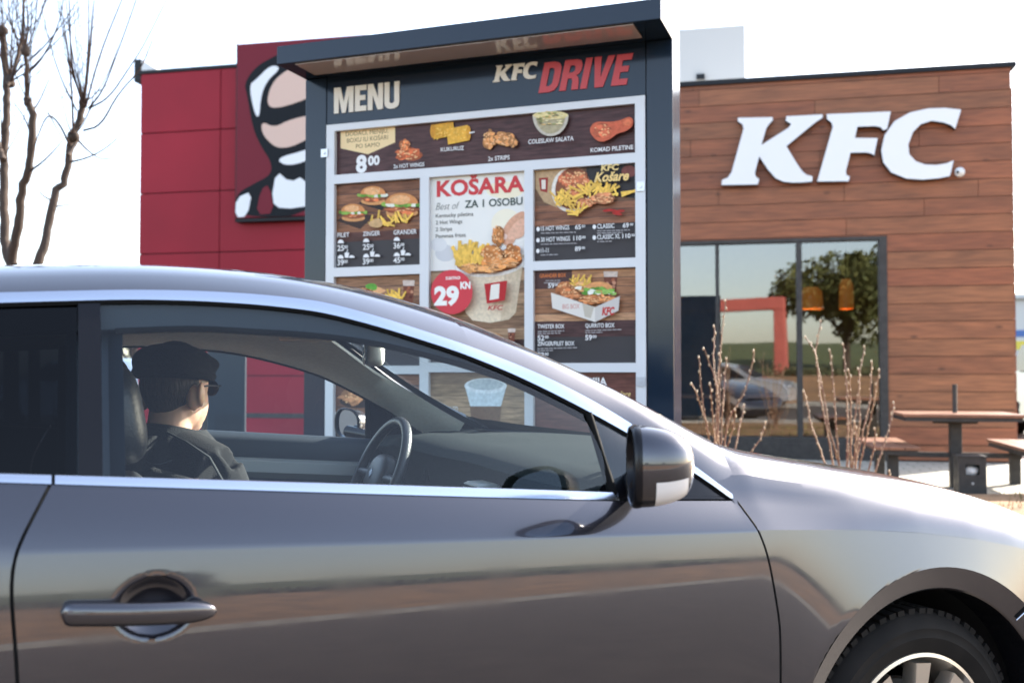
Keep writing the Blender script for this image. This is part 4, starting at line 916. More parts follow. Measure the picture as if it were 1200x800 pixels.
b.grid(rows, closed=True); hnd = b.build('door_handle', M['paint'], door, smooth=60)
b = MB()
for s_ in (hs0 + .022, hs1 - .035): b.ball((s_, wside(s_, hz0) - .006, lerp(hz0, hz1, .5)), (.018, .018, .0125), 12, 8)
b.build('handle_mount', M['gloss_black'], hnd, smooth=60)
s_ = hs0 + .034; zz_ = lerp(hz0, hz1, .15); b = MB(); b.tube([V(s_, wside(s_, zz_) - .0335 + .0105 * (1 - math.cos(a)) , zz_ + .0165 * math.sin(a)) for a in [R(q) for q in range(-85, 86, 10)]], .0009, 4); b.build('lock_seam', M['rubber'], hnd)
# --- rear quarter
def quarter(mirror):
    b = MB(); g_ = .0028
    RW = (-2.665, .312)
    def wq(s, z):
        w = wside(s, z); r = math.hypot(s - RW[0], z - RW[1]); t = max(0, min(1, (.50 - r) / .08)); w -= .02 * t * t * (3 - 2 * t)
        if s < -3.1: w += .45 * (s + 3.1) ** 2
        return w
    def zlo(s):
        d = .385 ** 2 - (s - RW[0]) ** 2; return max(.2, RW[1] + math.sqrt(d)) if d > 0 else .2
    side_patch(b, lambda z: -3.62, lambda z: srear(z) - g_, zlo, lambda s: zcr(s), wq, 120, 30, mirror); side_patch(b, lambda z: -3.62, lambda z: srear(z) - g_, lambda s: zcr(s), zt_, wq, 120, 8, mirror)
    return b.build('rear_quarter_panel', M['paint'], car, smooth=24)
quarter(False); quarter(True)
# --- front fender: lower coons patch + upper loft
WPR = [(0, 0), (.17, .12), (.39, .275), (.62, .37), (.8, .55), (.92, .78), (1, 1)]
def wup(s, v):
    a = v * math.pi / 2; kb = max(0, min(1, (s + .52) / .5)); kb = kb * kb * (3 - 2 * kb)
    w = .20 * lerp(interp(WPR, math.sin(a))[0], .26 * v + .74 * (1 - math.cos(a)), kb) - .003 * math.sin(math.pi * v) + wside(s, zcr(s)) * (1 - v)
    return w + (.55 * (s - .45) ** 2 * v if s > .45 else 0)
def fender(mirror):
    b = MB(); f = (lambda p: mir(p)) if mirror else (lambda p: p)
    RA = .386; N_ = 90; nz = 34
    bot = []
    a0 = math.asin((.2 - WHC[1]) / RA)
    for i in range(14): bot.append((lerp(sfront(.2) + g, WHC[0] - RA * math.cos(a0), i / 14), .2))
    for i in range(60): a = lerp(math.pi - a0, a0, i / 59); bot.append((WHC[0] + RA * math.cos(a), WHC[1] + RA * math.sin(a)))
    for i in range(1, 15): bot.append((lerp(WHC[0] + RA * math.cos(a0), .97, i / 14), .2 + .0 * i))
    n_ = len(bot); top = []
    for i in range(n_):
        t = i / (n_ - 1); s = lerp(sfront(zcr(-.48)) + g, .97, t); top.append((s, zcr(s)))
    rows = []
    mid = []; K_ = .435 / RA; arcL = (WHC[0] + (bot[14][0] - WHC[0]) * K_, WHC[1] + (bot[14][1] - WHC[1]) * K_); arcR = (WHC[0] + (bot[73][0] - WHC[0]) * K_, WHC[1] + (bot[73][1] - WHC[1]) * K_)
    for i in range(n_):
        if i < 14: mid.append((lerp(bot[0][0], arcL[0], i / 14), lerp(.25, arcL[1], i / 14)))
        elif i <= 73: mid.append((WHC[0] + (bot[i][0] - WHC[0]) * K_, WHC[1] + (bot[i][1] - WHC[1]) * K_))
        else: q = (i - 73) / (n_ - 1 - 73); mid.append((lerp(arcR[0], .97, q), lerp(arcR[1], .25, q)))
    for j in range(nz + 8 + 1):
        row = []
        for i in range(n_):
            u = i / (n_ - 1)
            if j <= 8: v = j / 8; P0, P1 = bot[i], mid[i]; Z0, Z1 = .2, .25; X0, X1 = bot[0][0], mid[0][0]
            else: v = (j - 8) / nz; P0, P1 = mid[i], top[i]; Z0, Z1 = .25, top[0][1]; X0, X1 = mid[0][0], top[0][0]
            x = lerp(P0[0], P1[0], v); z = lerp(P0[1], P1[1], v)
            lx = sfront(lerp(Z0, Z1, v)) + g; x += (lx - lerp(X0, X1, v)) * (1 - u) ** 8
            row.append(f(V(x, wside(x, z), z)))
        rows.append(row)
    b.grid(rows)
    # arch return lip
    rows = [[f(V(s, wside(s, z) + d, z - e)) for s, z in bot] for d, e in ((0, 0), (.004, .004), (.02, .006), (.10, .006))]
    b.grid(rows)
    rows = []; nv = 16; ns = 90
    for j in range(nv + 1):
        v = j / nv; a = v * math.pi / 2
        bx_, by_ = interp([(0, 889, 621), (.19, 861, 588), (.26, 855, 581), (.45, 826, 554), (.6, 823.5, 545), (.8, 824, 530), (1, 827, 517)], v)
        s0 = -.5
        for _ in range(4): s0 = CF.px(bx_, by_, wup(s0, v))[0]
        s0 += g * (.35 if v < .3 else .2)
        row = []
        for i in range(ns + 1):
            s = lerp(s0, .97, (i / ns)); zc0 = zcr(s); zr0 = max(zri(s), zc0 + .004)
            w = wup(s, v); z = zc0 + (zr0 - zc0) * math.sin(a)
            row.append(f(V(s, w, z)))
        rows.append(row)
    b.grid(rows)
    seam = [r[0] for r in rows[7:]]
    sb = MB(); sb.tube([p + V(-.0015, 0, 0) for p in seam], .0022, 6); sb.build('wing_seam', M['rubber'], car, smooth=60)
    return b.build('front_fender', M['paint'], car, smooth=13)
fender(False); fender(True)
# --- black backing behind the shut lines
b = MB()
for T in (Trear, Tfront): b.tube([V(s, wside(s, z) + .0055, z) for z, s in T], .0052, 6)
b.build('shut_line_seal', M['rubber'], car, smooth=60)
# --- belt trim
def strip_along(fn_bot, fn_top, s0, s1, out, n=80, mirror=False, b=None):
    rows = [[], [], [], []]
    for i in range(n + 1):
        s = lerp(s0, s1, i / n); p = fn_bot(s); q = fn_top(s); L_ = [p + V(0, .006, 0), p + V(0, -out * .9, 0), p.lerp(q, .5) + V(0, -out * 1.25, 0), q + V(0, -out * .9, 0), q + V(0, .006, 0)]
        if len(rows) < 5: rows = [[] for _ in range(5)]
        for r_, x in zip(rows, L_): r_.append(mir(x) if mirror else x)
    b.grid(rows)
    for k in (0, -1): b.add([r_[k] for r_ in rows], [(0, 1, 2, 3, 4)])
for m_ in (False, True):
    b = MB(); fb_ = lambda s: V(s, wside(s, zbb(s)) + .002, zbb(s) + .0005); ft_ = lambda s: V(s, wside(s, zbb(s)) + .010, zbt(s))
    strip_along(fb_, ft_, -1.816, -.79, .004, 80, m_, b); b.build('belt_trim', M['chrome'], fdoor if m_ else door, smooth=50)
    b = MB(); strip_along(fb_, ft_, -3.3, -1.821, .004, 60, m_, b); b.build('belt_trim', M['chrome'], car, smooth=50)
    b = MB(); strip_along(lambda s: V(s, c1(s)[0], c1(s)[1]), lambda s: V(s, c2(s)[0] - .001, c2(s)[1]), -3.3, -.510, .004, 200, m_, b); b.build('window_trim', M['chrome'], car, smooth=50)
    b = MB()
    rows = [[(mir if m_ else (lambda q: q))(V(s, c1(s)[0] + d, c1(s)[1] - e)) for s in [lerp(-3.3, -.511, i / 160) for i in range(161)]] for d, e in ((.0, .0), (-.0015, .002), (.0, .0075), (.010, .008))]
    b.grid(rows); b.build('window_seal', M['rubber'], car, smooth=60)
# --- roof and pillars
b = MB(); rows = []
SG = [lerp(-3.3, -1.06, i / 70) for i in range(71)]
def cant(s):
    w2, z2 = c2(s); w3, z3 = c3(s); return [V(s, w2, z2), V(s, lerp(w2, w3, .16), lerp(z2, z3, .42)), V(s, lerp(w2, w3, .42), lerp(z2, z3, .76)), V(s, lerp(w2, w3, .70), lerp(z2, z3, .94)), V(s, w3, z3)]
cols_ = []
for s in SG:
    L_ = cant(s); w3, z3 = c3(s); cr = .004
    for k in range(1, 5): u = k / 4; L_.append(V(s, lerp(w3, WC, u), z3 + cr * (1 - (1 - u) ** 2)))
    cols_.append(L_ + [mir(p) for p in L_[-2::-1]])
# curved header edge: push centre forward
for i, L_ in enumerate(cols_):
    t = max(0, (SG[i] + 1.35) / .29)
    for p in L_: k = max(0, 1 - abs(p.y - WC) / .46); p.x += .03 * t * (1 - (1 - k) ** 2); p.z -= .012 * min(1, t) * min(1, k * 3)
b.grid(cols_); b.build('roof', M['paint'], car, smooth=40)
SP = [lerp(-1.062, -.492, i / 50) for i in range(51)]
def gedge(s): w3, z3 = c3(s); return V(s, w3 + .035, z3 - .006)
for m_ in (False, True):
    f = mir if m_ else (lambda q: q); b = MB(); b.grid([[f(p) for p in cant(s) + [gedge(s), gedge(s) + V(0, .004, -.02)]] for s in SP]); b.build('windscreen_pillar', M['paint'], car, smooth=40)
# --- windscreen
def shield(t, u):   # t down, u across 0..1 (full width)
    s = lerp(-1.06, -.47, t); S = gedge(s) + V(0, .001, -.004); S = S + V(0, .03, -.03) * t * t; Cn = V(lerp(-1.03, -.15, t), WC, lerp(1.322, .972, t) + .02 * math.sin(math.pi * t))
    k = 1 - abs(2 * u - 1); q = S.lerp(Cn, 1 - (1 - k) ** 2); q.y = lerp(S.y, WC, k); return q if u <= .5 else mir(q)
b = MB(); b.grid([[shield(i / 20, j / 28) for j in range(29)] for i in range(21)]); b.build('windscreen', M['shield_glass'], car, smooth=180)
b = MB(); rows = [[shield(t, j / 28) + V(0, 0, -.004) for j in range(29)] for t in (0, .06)]; b.grid(rows); 
for ua, ub in ((0, .03), (.97, 1)): b.grid([[shield(i / 20, lerp(ua, ub, j / 3)) + V(0, 0, -.0045) for j in range(4)] for i in range(21)])
b.build('windscreen_band', M['trim_dark'], car)
b = MB(); rows = []
for i in range(2): rows.append([shield(1, j / 28) + (V(0, 0, -.008) if i == 0 else V(.09, 0, -.045)) for j in range(29)])
b.grid(rows); b.build('cowl', M['gloss_black'], car)
# --- bonnet
b = MB(); rows = []
for j in range(33):
    u = j / 32; k = 1 - abs(2 * u - 1); row = []
    s0 = lerp(-.44, -.13, 1 - (1 - k) ** 2)
    for i in range(61):
        s = lerp(s0, .93, i / 60); w0 = .205 + (.55 * (s - .45) ** 2 if s > .45 else 0); w = lerp(w0, WC, k)
        if k < .001: w += .005
        z = zri(s) + .002 + .012 * (1 - (1 - k) ** 2) - (.006 if k < .02 else 0)
        p = V(s, w, z); row.append(p if u <= .5 else mir(p))
    rows.append(row)
b.grid(rows); b.build('bonnet', M['paint'], car, smooth=40)
# --- nose: bumper, headlamp
b = MB(); rows = []
for j in range(25):
    k = j / 24; w = lerp(wside(.97, .5), 2 * WC - wside(.97, .5), k); bulge = .16 * math.sin(math.pi * k) ** .6
    rows.append([V(.97 + bulge * q, w, z) for q, z in ((0, zri(.97)), (.5, .50), (1, .42), (1, .30), (.7, .20), (.0, .17))])
b.grid(rows); b.build('bumper', M['paint'], car, smooth=50)
def hl(f):
    b = MB(); rows = []
    for j in range(12):
        v = j / 11; s0 = lerp(.52, .62, abs(v - .4) * 1.6); row = []
        for i in range(16):
            s = lerp(s0, .96, i / 15); zt = zcr(s) + .02; zb_ = zt - .16; z = lerp(zb_, zt, v); row.append(f(V(s, wside(s, min(z, zcr(s))) - .004, z)))
        rows.append(row)
    b.grid(rows); b.build('headlamp', M['headlamp'], car, smooth=60)
hl(lambda q: q); hl(mir)
for f in (lambda q: q, mir):
    b = MB(); b.tube([f(V(s, wside(s, z) - .0005, z)) for s, z in ((.262, .607), (.285, .632), (.32, .657), (.37, .676), (.44, .69), (.53, .70))], .0035, 6); b.build('bumper_seam', M['rubber'], car, smooth=60)
    b = MB(); b.tube([f(V(s, wside(s, z) - .0015, z)) for s, z in ((.266, .600), (.289, .625), (.324, .650), (.374, .669), (.444, .683), (.534, .693))], .0022, 6); b.build('seam_highlight', M['chrome'], car, smooth=60)  # bright chrome line imitates the highlight along the bumper seam
# rear end
b = MB(); rows = []
for j in range(13):
    k = j / 12; rows.append([V(-3.62 - .1 * math.sin(math.pi * k), lerp(.12, 2 * WC - .12, k), z) for z in (.25, .5, .8, 1.09)])
b.grid(rows); b.build('rear_bumper', M['paint'], car, smooth=50)
b = MB(); rows = []
for j in range(13):
    k = j / 12; rows.append([V(lerp(-3.3, -3.66, q), lerp(.12, 2 * WC - .12, k), lerp(1.10, 1.09, q) + .05 * math.sin(math.pi * k) * (1 - q)) for q in (0, .5, 1)])
b.grid(rows); b.build('boot_lid', M['paint'], car, smooth=50)
b = MB(); rows = []
for j in range(13):
    k = j / 12; w = lerp(.45, 2 * WC - .45, k); rows.append([V(-3.30 - .0 * q, w, 1.10 + .1 * q) for q in (0, 1)])
b.grid(rows); b.build('rear_screen', M['privacy_glass'], car)
# --- wheels
def wheel(s, w, sgn, name='wheel'):
    t = empty(name, (s, w, WHC[1])); t.parent = car
    ty = MB(); prof = [(.229, .0), (.240, -.006), (.262, -.012), (.266, -.0135), (.270, -.012), (.284, -.0115), (.287, -.0125), (.292, -.010), (.312, .004), (.320, .016), (.3225, .04), (.3225, .18), (.310, .205), (.24, .21)]
    ty.lathe([(r, h * sgn) for r, h in prof], (0, 0, 0), 'y', 80)
    for k in range(66):
        a = 2 * math.pi * (k + .12 * math.sin(k * 2.4)) / 66; X = Matrix.Rotation(a, 4, 'Y')
        for q in range(2):
            y0_, y1_ = ((.010, .062), (.072, .15))[q]; ty.box(-.0098, .0098, y0_ * sgn, y1_ * sgn, .314, .3285, xf=X)
    ty.build('tyre', M['tyre'], t, smooth=35)
    rm = MB(); rm.lathe([(r, h * sgn) for r, h in [(.2305, .004), (.2295, -.004), (.221, -.006), (.215, .004), (.209, .02), (.190, .06), (.186, .16)]], (0, 0, 0), 'y', 80)
    for k in range(10):
        a = 2 * math.pi * k / 10 + .10; X = Matrix.Rotation(a, 4, 'Y')
        for rows in ([[(-.010 - r * .075, (y_) * sgn, r), (-.008 - r * .07, (y_ - .010) * sgn, r), (.008 + r * .07, (y_ - .010) * sgn, r), (.010 + r * .075, y_ * sgn, r), (.010 + r * .06, (y_ + .03) * sgn, r), (-.010 - r * .06, (y_ + .03) * sgn, r)] for r, y_ in ((.03, .02), (.09, .012), (.15, .008), (.206, .006))],):
            rm.grid([[X @ Vector(p) for p in r_] for r_ in rows], closed=True)
    rm.lathe([(0, -.002 * sgn), (.03, -.002 * sgn), (.04, .012 * sgn), (.045, .04 * sgn)], (0, 0, 0), 'y', 30); rm.build('rim', M['rim'], t, smooth=35)
    dk = MB(); dk.lathe([(.0, .075 * sgn), (.15, .075 * sgn), (.155, .085 * sgn)], (0, 0, 0), 'y', 40); dk.build('brake_disc', M['steel_dark'], t, smooth=30)
    return t
wheel(WHC[0], .035, 1); wheel(WHC[0], 2 * WC - .035, -1); wheel(-2.665, .035, 1); wheel(-2.665, 2 * WC - .035, -1)
for s_ in (WHC[0], -2.665):
    b = MB()
    for sg_ in (0, 1):
        f = mir if sg_ else (lambda q: q); rows = [[f(V(s_ + (.40 - .0 * y) * math.cos(a), y, WHC[1] + .40 * math.sin(a))) for a in [lerp(-.35, math.pi + .35, i / 30) for i in range(31)]] for y in (.05, .36)]
        b.grid(rows); rim_ = rows[1]; b.add(rim_, [list(range(len(rim_)))])
    b.build('wheel_well', M['well'], car, smooth=60)
b = MB(); b.box(-3.5, .85, .12, 1.69, .16, .24); b.build('underbody', M['well'], car)
# --- side glass
def side_glass(s0, s1, m, name, mirror, parent, n=60, off=.008, nb=10):
    b = MB(); rows = []
    for j in range(nb + 1):
        v = j / nb; row = []
        for i in range(n + 1):
            s = lerp(s0, s1, i / n); zb_ = zbt(s) - .004; wb_ = wside(s, zbb(s)) + .014; w1, z1 = c1(s); z1 += .003
            p = V(s, lerp(wb_, w1 + off, v) - .012 * math.sin(math.pi * v), lerp(zb_, max(z1, zb_ + .001), v)); row.append(mir(p) if mirror else p)
        rows.append(row)
    b.grid(rows); return b.build(name, m, parent, smooth=180)
SB0, SB1 = -1.772, -1.748
side_glass(SB1, -.70, M['car_glass'], 'door_window', False, door)
side_glass(-3.28, SB0 - .012, M['privacy_glass'], 'quarter_window', False, car, off=.010)
side_glass(SB0 - .010, SB1 + .002, M['gloss_black'], 'door_pillar', False, car, 4, off=.004)
side_glass(-3.28, SB0 - .012, M['privacy_glass'], 'quarter_window', True, car)
side_glass(SB1, -.70, M['far_glass'], 'door_window', True, fdoor)
side_glass(SB0 - .010, SB1 + .012, M['gloss_black'], 'door_pillar', True, car, 4)
# mirror sail + quarter pane
SA = [CF.px(690, 484, .12), CF.px(718, 577, .065)]
for m_ in (False, True):
    f = mir if m_ else (lambda q: q); b = MB(); rows = []
    for j in range(9):
        v = j / 8; sL = lerp(SA[1][0], SA[0][0], v); row = []
        for i in range(31):
            s = lerp(sL, -.514, i / 30); zb_ = zbb(s) + .002; w1, z1 = c1(s); wb_ = wside(s, zbb(s)) + .004
            row.append(f(V(s, lerp(wb_, w1 + .004, v), lerp(zb_, max(z1 - .002, zb_ + .001), v))))
        rows.append(row)
    b.grid(rows); b.build('mirror_sail', M['gloss_black'], door if not m_ else fdoor, smooth=180)
    b = MB(); p0 = V(SA[1][0], .058, SA[1][1] - .012); p1 = V(SA[0][0], .122, SA[0][1]); b.tube([f(p0), f(p1)], [.0105, .008], 8); b.build('weatherstrip', M['rubber'], door if not m_ else fdoor, smooth=60)
# --- door mirrors
def rounded_housing(b, C_, hx, hy, hz, s_cut, mi=0, grow=0.0):
    rows = []; n1, n2 = 22, 32
    for i in range(n1 + 1):
        u = i / n1; a = u * math.pi / 2; x = C_[0] - s_cut + (hx + s_cut) * math.sin(a); k = max(.0, math.cos(a)) ** .62
        rows.append([V(x, C_[1] + (hy + grow) * k * math.copysign(abs(math.cos(t)) ** .78, math.cos(t)) + .0 , C_[2] + (hz + grow) * k * math.copysign(abs(math.sin(t)) ** .78, math.sin(t)) * (1 - .12 * math.cos(t))) for t in [2 * math.pi * j / n2 for j in range(n2)]])
    b.grid(rows, closed=True, mi=mi)
    return rows
ms, mz = CF.px(771, 545, -.15)
MR = Matrix.Translation((ms, -.15, mz)) @ Matrix.Rotation(R(-27), 4, 'Z') @ Matrix.Translation((-ms, .15, -mz))
FM = Matrix.Translation((ms + .035, -.13, mz - .022)) @ Matrix.Scale(.76, 4) @ Matrix.Translation((-ms, .15, -mz))
for m_ in (False, True):
    f = (lambda q: mir(FM @ (MR @ Vector(q)))) if m_ else (lambda q: MR @ Vector(q)); C_ = (ms, -.15, mz)
    t = MB(); rw = rounded_housing(t, C_, .062, .085, .072, .040); t.v = [tuple(f(Vector(v))) for v in t.v]
    X = t.build('side_mirror', M['paint'], car, smooth=60)
    t = MB(); r0 = rw[0]; ce = sum(r0, Vector()) / len(r0)
    rows = [[ce + (p - ce) * k + V(dx, 0, 0) for p in r0] for k, dx in ((1.010, .005), (1.02, .000), (1.02, -.006), (.97, -.011), (.90, -.010), (.88, .006))]
    t.grid([[f(p) for p in r] for r in rows], closed=True); t.build('mirror_rim', M['gloss_black'], X, smooth=60)
    t = MB(); t.add([f(ce + (p - ce) * .9 + V(.002, 0, 0)) for p in r0], [list(range(len(r0)))]); t.build('mirror_glass', M['mirror'], X)
    t = MB(); rows = []
    for i in range(4, 15):
        rr_ = rw[i]; q = []
        for j in range(17, 22): c0 = V(C_[0], C_[1], C_[2]); q.append(f(rr_[j] + (rr_[j] - c0) * .025))
        rows.append(q)
    t.grid(rows); t.build('indicator_lens', M['lens'], X, smooth=60)
    t = MB(); a_ = V(ms - .01, .05, mz - .055); fm = mir if m_ else (lambda q: q); t.tube([fm(V(ms + .09, .075, mz - .052)), fm(V(ms + .05, .0, mz - .06)), fm(V(ms, -.09, mz - .05))], [.024, .020, .022], 12); t.build('mirror_arm', M['gloss_black'], X, smooth=60)
# ================================================================== interior
# pillar and cant-rail trim: lower edge from the far window outline
low = [CF.px(x, y, 1.585) for x, y in ((161, 403), (206, 406), (244, 407.5), (292, 414), (352, 429), (406, 447), (450, 471), (494, 500))]
upp = [CF.px(x, y, 1.46 + .0 * x) for x, y in ((378, 401.5), (440, 437), (500, 466), (562, 498))]
lowT = smooth_tab([(-2.9, 1.12), (-2.2, 1.235)] + [(s, z) for s, z in low] + [(-.52, .93)], 60, 2)
uppT = [(s, z) for s, z in upp]
zl = lambda s: interp(lowT, s)[0]
def zu(s): return interp(uppT, s)[0] if s > uppT[0][0] else interp([(-2.9, 1.24), (-2.0, 1.32), (-1.3, 1.335), uppT[0]], s)[0]
for m_ in (False, True):
    f = (lambda q: q) if m_ else mir      # m_ False is the near side here: mirrored from far data
    b = MB(); rows = []
    for i in range(71):
        s = lerp(-2.85, -.50, i / 70); wlo = 2 * WC - c1(s)[0] - .010; za_ = min(zl(s), c1(s)[1] - .012); zb_ = max(min(zu(s), c3(s)[1] - .03), za_ + .01); wi = 2 * WC - max(c3(s)[0] - .02, c1(s)[0] + .05) - .02
        if s > -1.05: wi = 2 * WC - c3(s)[0] - .045; zb_ = min(zb_, c3(s)[1] - .018)
        wi = min(wi, wlo - .03)
        q = [V(s, wlo, c1(s)[1] - .003), V(s, wlo - .004, za_), V(s, wlo - .014, za_ - .004), V(s, lerp(wlo, wi, .5), lerp(za_, zb_, .42)), V(s, wi, zb_)]
        if s > -1.05: q.append(V(s, wi - .004, zb_ + .008)); 
        else: q.append(V(s, wi - .012, zb_ + .004))
        rows.append([(p if m_ else mir(p)) for p in q])
    b.grid(rows); b.build('pillar_trim' if m_ else 'door_frame', M['pillar_trim'] if m_ else M['trim_dark'], car, smooth=50)
    b = MB(); b.tube([(p if m_ else mir(p)) for p in [V(s, 2 * WC - c1(s)[0] - .012, min(zl(s), c1(s)[1] - .012) - .004) for s in [lerp(-1.72, -.66, i / 50) for i in range(51)]]], .006, 6); b.build('door_seal', M['rubber'], car, smooth=60)
# headlining
b = MB(); rows = []
for i in range(41):
    s = lerp(-2.85, -1.04, i / 40); wi = max(c3(s)[0] - .02, c1(s)[0] + .05) + .02; z0_ = min(zu(s), c3(s)[1] - .03); row = []
    for j in range(21):
        k = 1 - abs(2 * j / 20 - 1); e = 1 - (1 - k) ** 2; p = V(s + (.06 * e * max(0, (s + 1.3) / .26)), lerp(wi, WC, k), lerp(z0_, max(z0_, c3(s)[1] - .018), e)); row.append(p if j <= 10 else mir(p))
    rows.append(row)
b.grid(rows); b.build('headlining', M['liner'], car, smooth=60)
# overhead console, sun visors
b = MB(); b.ball((-1.08, WC, 1.300), (.10, .12, .018), 20, 8, e=.5); con = b.build('overhead_console', M['liner'], car, smooth=60)
b = MB(); b.box(-1.11, -1.05, WC - .05, WC + .05, 1.279, 1.2815); b.build('map_light', M['lens'], con, bevel=.001)
for w_ in (.56, 1.25):
    b = MB(); b.ball((-1.12, w_, 1.292), (.075, .17, .012), 20, 8, e=.35); b.build('sun_visor', M['liner'], car, smooth=60)
# rear view mirror
rs, rz = CF.px(441, 414, WC - .08); t = empty('rear_view_mirror', (rs, WC - .02, rz)); t.parent = car
X = Matrix.Rotation(R(-15), 4, 'Z'); b = MB(); b.ball((.012, 0, 0), (.026, .115, .034), 24, 14, e=.55, xf=X); b.build('housing', M['pillar_trim'], t, smooth=60)
b = MB(); b.ball((-.0125, 0, 0), (.004, .108, .029), 24, 10, e=.45, xf=X); b.build('mirror_glass', M['mirror'], t, smooth=60)
b = MB(); b.tube([(.02, 0, 0), (.05, 0, .03), (.06, 0, .055)], .010, 8); b.build('stem', M['trim_dark'], t, smooth=60)
# dashboard
b = MB(); rows = []
for i in range(61):
    w = lerp(.13, 1.68, i / 60); hump = .028 * math.exp(-((w - 1.27) / .20) ** 2) + .012 * math.exp(-((w - .85) / .25) ** 2); e = 1 - abs(w - WC) / .79; fr_ = lerp(-.50, -.16, 1 - (1 - e) ** 2)
    rs_ = -.80 - .05 * math.exp(-((w - 1.27) / .2) ** 2)
    rows.append([V(s, w, z) for s, z in ((fr_ + .012, .974 + .012 * (1 - e)), (lerp(fr_, rs_, .4), .972 + hump * .5), (lerp(fr_, rs_, .8), .968 + hump), (rs_ + .02, .955 + hump), (rs_, .935 + hump * .9), (rs_ + .03, .905 + hump * .4), (rs_ + .05, .84), (rs_ + .0, .78), (rs_ + .02, .66), (rs_ + .12, .50))])
b.grid(rows); dsh = b.build('dashboard', M['dash'], car, smooth=70)
b = MB()
for wv in (.70, .36): b.box(-.845, -.775, wv - .055, wv + .055, .86, .905)
av = b.build('air_vent', M['door_trim'], dsh, bevel=.014)
b = MB()
for wv in (.70, .36):
    for k in range(4): b.box(-.8475, -.80, wv - .044, wv + .044, .866 + k * .009, .8715 + k * .009)
b.build('vent_slats', M['gloss_black'], av)
b = MB(); b.box(-.80, -.77, 1.14, 1.40, .86, .93); b.build('instrument_panel', M['gloss_black'], dsh)
b = MB(); b.box(-.80, -.76, .74, .98, .70, .83); b.build('centre_screen', M['gloss_black'], dsh, bevel=.006)
b = MB(); b.tube([V(-.62, .42, .979), V(-.50, .50, .979)], .0022, 6); b.build('seam', M['chrome'], dsh)
# steering wheel
sw = empty('steering_wheel', (-.912, 1.27, .872)); sw.parent = car; sw.rotation_euler = (0, R(-66), 0)
b = MB(); n = 48; b.tube([V(.178 * math.cos(2 * math.pi * i / n), .182 * math.sin(2 * math.pi * i / n), 0) for i in range(n)] + [V(.178, 0, 0), V(.178 * math.cos(.13), .182 * math.sin(.13), 0)], .0155, 12, cap=False); b.build('rim', M['leather'], sw, smooth=80)
b = MB(); b.ball((0, 0, -.012), (.072, .082, .034), 24, 12, e=.7); b.build('hub', M['leather'], sw, smooth=60)
b = MB(); b.tube([(0, -.07, -.01), (0.0, -.172, 0)], [.018, .012], 8); b.tube([(0, .07, -.01), (0, .172, 0)], [.018, .012], 8); b.tube([(-.06, 0, -.01), (-.17, 0, 0)], [.018, .012], 8); b.build('spoke', M['leather'], sw, smooth=60)
b = MB(); b.box(-.012, .012, -.008, .008, .0215, .024, xf=Matrix.Rotation(R(45), 4, 'Z')); b.build('badge', M['chrome'], sw)
b = MB(); b.tube([V(-.89, 1.27, .862), V(-.80, 1.27, .80)], .03, 10); b.build('steering_column', M['trim_dark'], car, smooth=60)
# far door inner card
b = MB(); rows = []
for i in range(41):
    s = lerp(-1.76, -.52, i / 40); zt = zbt(s) + .0; wf_ = 2 * WC - .075
    rows.append([V(s, wf_, zt + .006), V(s, wf_ - .035, zt + .004), V(s, wf_ - .055, zt - .02), V(s, wf_ - .05, zt - .075)])
b.grid(rows); dc = b.build('door_card', M['trim_dark'], fdoor, smooth=50)
b = MB(); rows = []
for i in range(41):
    s = lerp(-1.76, -.52, i / 40); zt = zbt(s); wf_ = 2 * WC - .075; rows.append([V(s, wf_ - .05, zt - .0751), V(s, wf_ - .075, zt - .085), V(s, wf_ - .08, zt - .12), V(s, wf_ - .06, zt - .14)])
b.grid(rows); b.build('door_inlay', M['door_trim'], fdoor, smooth=50)
b = MB(); rows = []
for i in range(21):
    s = lerp(-1.76, -.52, i / 20); zt = zbt(s); wf_ = 2 * WC - .075; rows.append([V(s, wf_ - .06, zt - .1401), V(s, wf_ - .06, .55), V(s, wf_ - .02, .28)])
b.grid(rows); b.build('door_pocket', M['trim_dark'], fdoor, smooth=50)
b = MB(); rows = []
for i in range(21):
    s = lerp(-1.76, -.52, i / 20); zt = zbt(s) - .006; rows.append([V(s, .055, zt), V(s, .10, zt), V(s, .12, zt - .03), V(s, .12, .3)])
b.grid(rows); b.build('door_card', M['trim_dark'], door, smooth=50)
# B pillar inner trims + belt
for f in (lambda q: q, mir):
    b = MB(); rows = []
    for i in range(9):
        v = i / 8; z = lerp(.5, 1.29, v); wb_ = lerp(.09, .24, max(0, (z - .98) / .32)) + .012; rows.append([f(V(-1.80, wb_ - .004, z)), f(V(-1.795, wb_ + .035, z)), f(V(-1.73, wb_ + .045, z)), f(V(-1.708, wb_ + .004, z))])
    b.grid(rows); b.build('inner_pillar', M['trim_dark'], car, smooth=40)
# seats
def seat(wc, s0, dz=0.0):
    t = empty('seat', (s0, wc, dz)); t.parent = car
    b = MB(); b.ball((.22, 0, .50), (.28, .25, .09), 24, 12, e=.55); b.build('cushion', M['leather'], t, smooth=60)
    b = MB(); X = Matrix.Translation((-.05, 0, .74)) @ Matrix.Rotation(R(-20), 4, 'Y'); b.ball((0, 0, 0), (.075, .24, .33), 24, 16, e=.6, xf=X); b.build('backrest', M['leather'], t, smooth=60)
    hr = MB(); X = Matrix.Translation((-.165, 0, 1.175)) @ Matrix.Rotation(R(-10), 4, 'Y'); hr.ball((0, 0, 0), (.052, .135, .102), 28, 18, e=.62, xf=X); h = hr.build('headrest', M['leather'], t, smooth=60)
    b = MB(); b.tube([(-.15, -.06, 1.0), (-.165, -.06, 1.12)], .006, 8); b.tube([(-.15, .06, 1.0), (-.165, .06, 1.12)], .006, 8); b.build('headrest_post', M['chrome'], h)
    return t
SDRV = -1.50; seat(1.27, SDRV, -.05); 
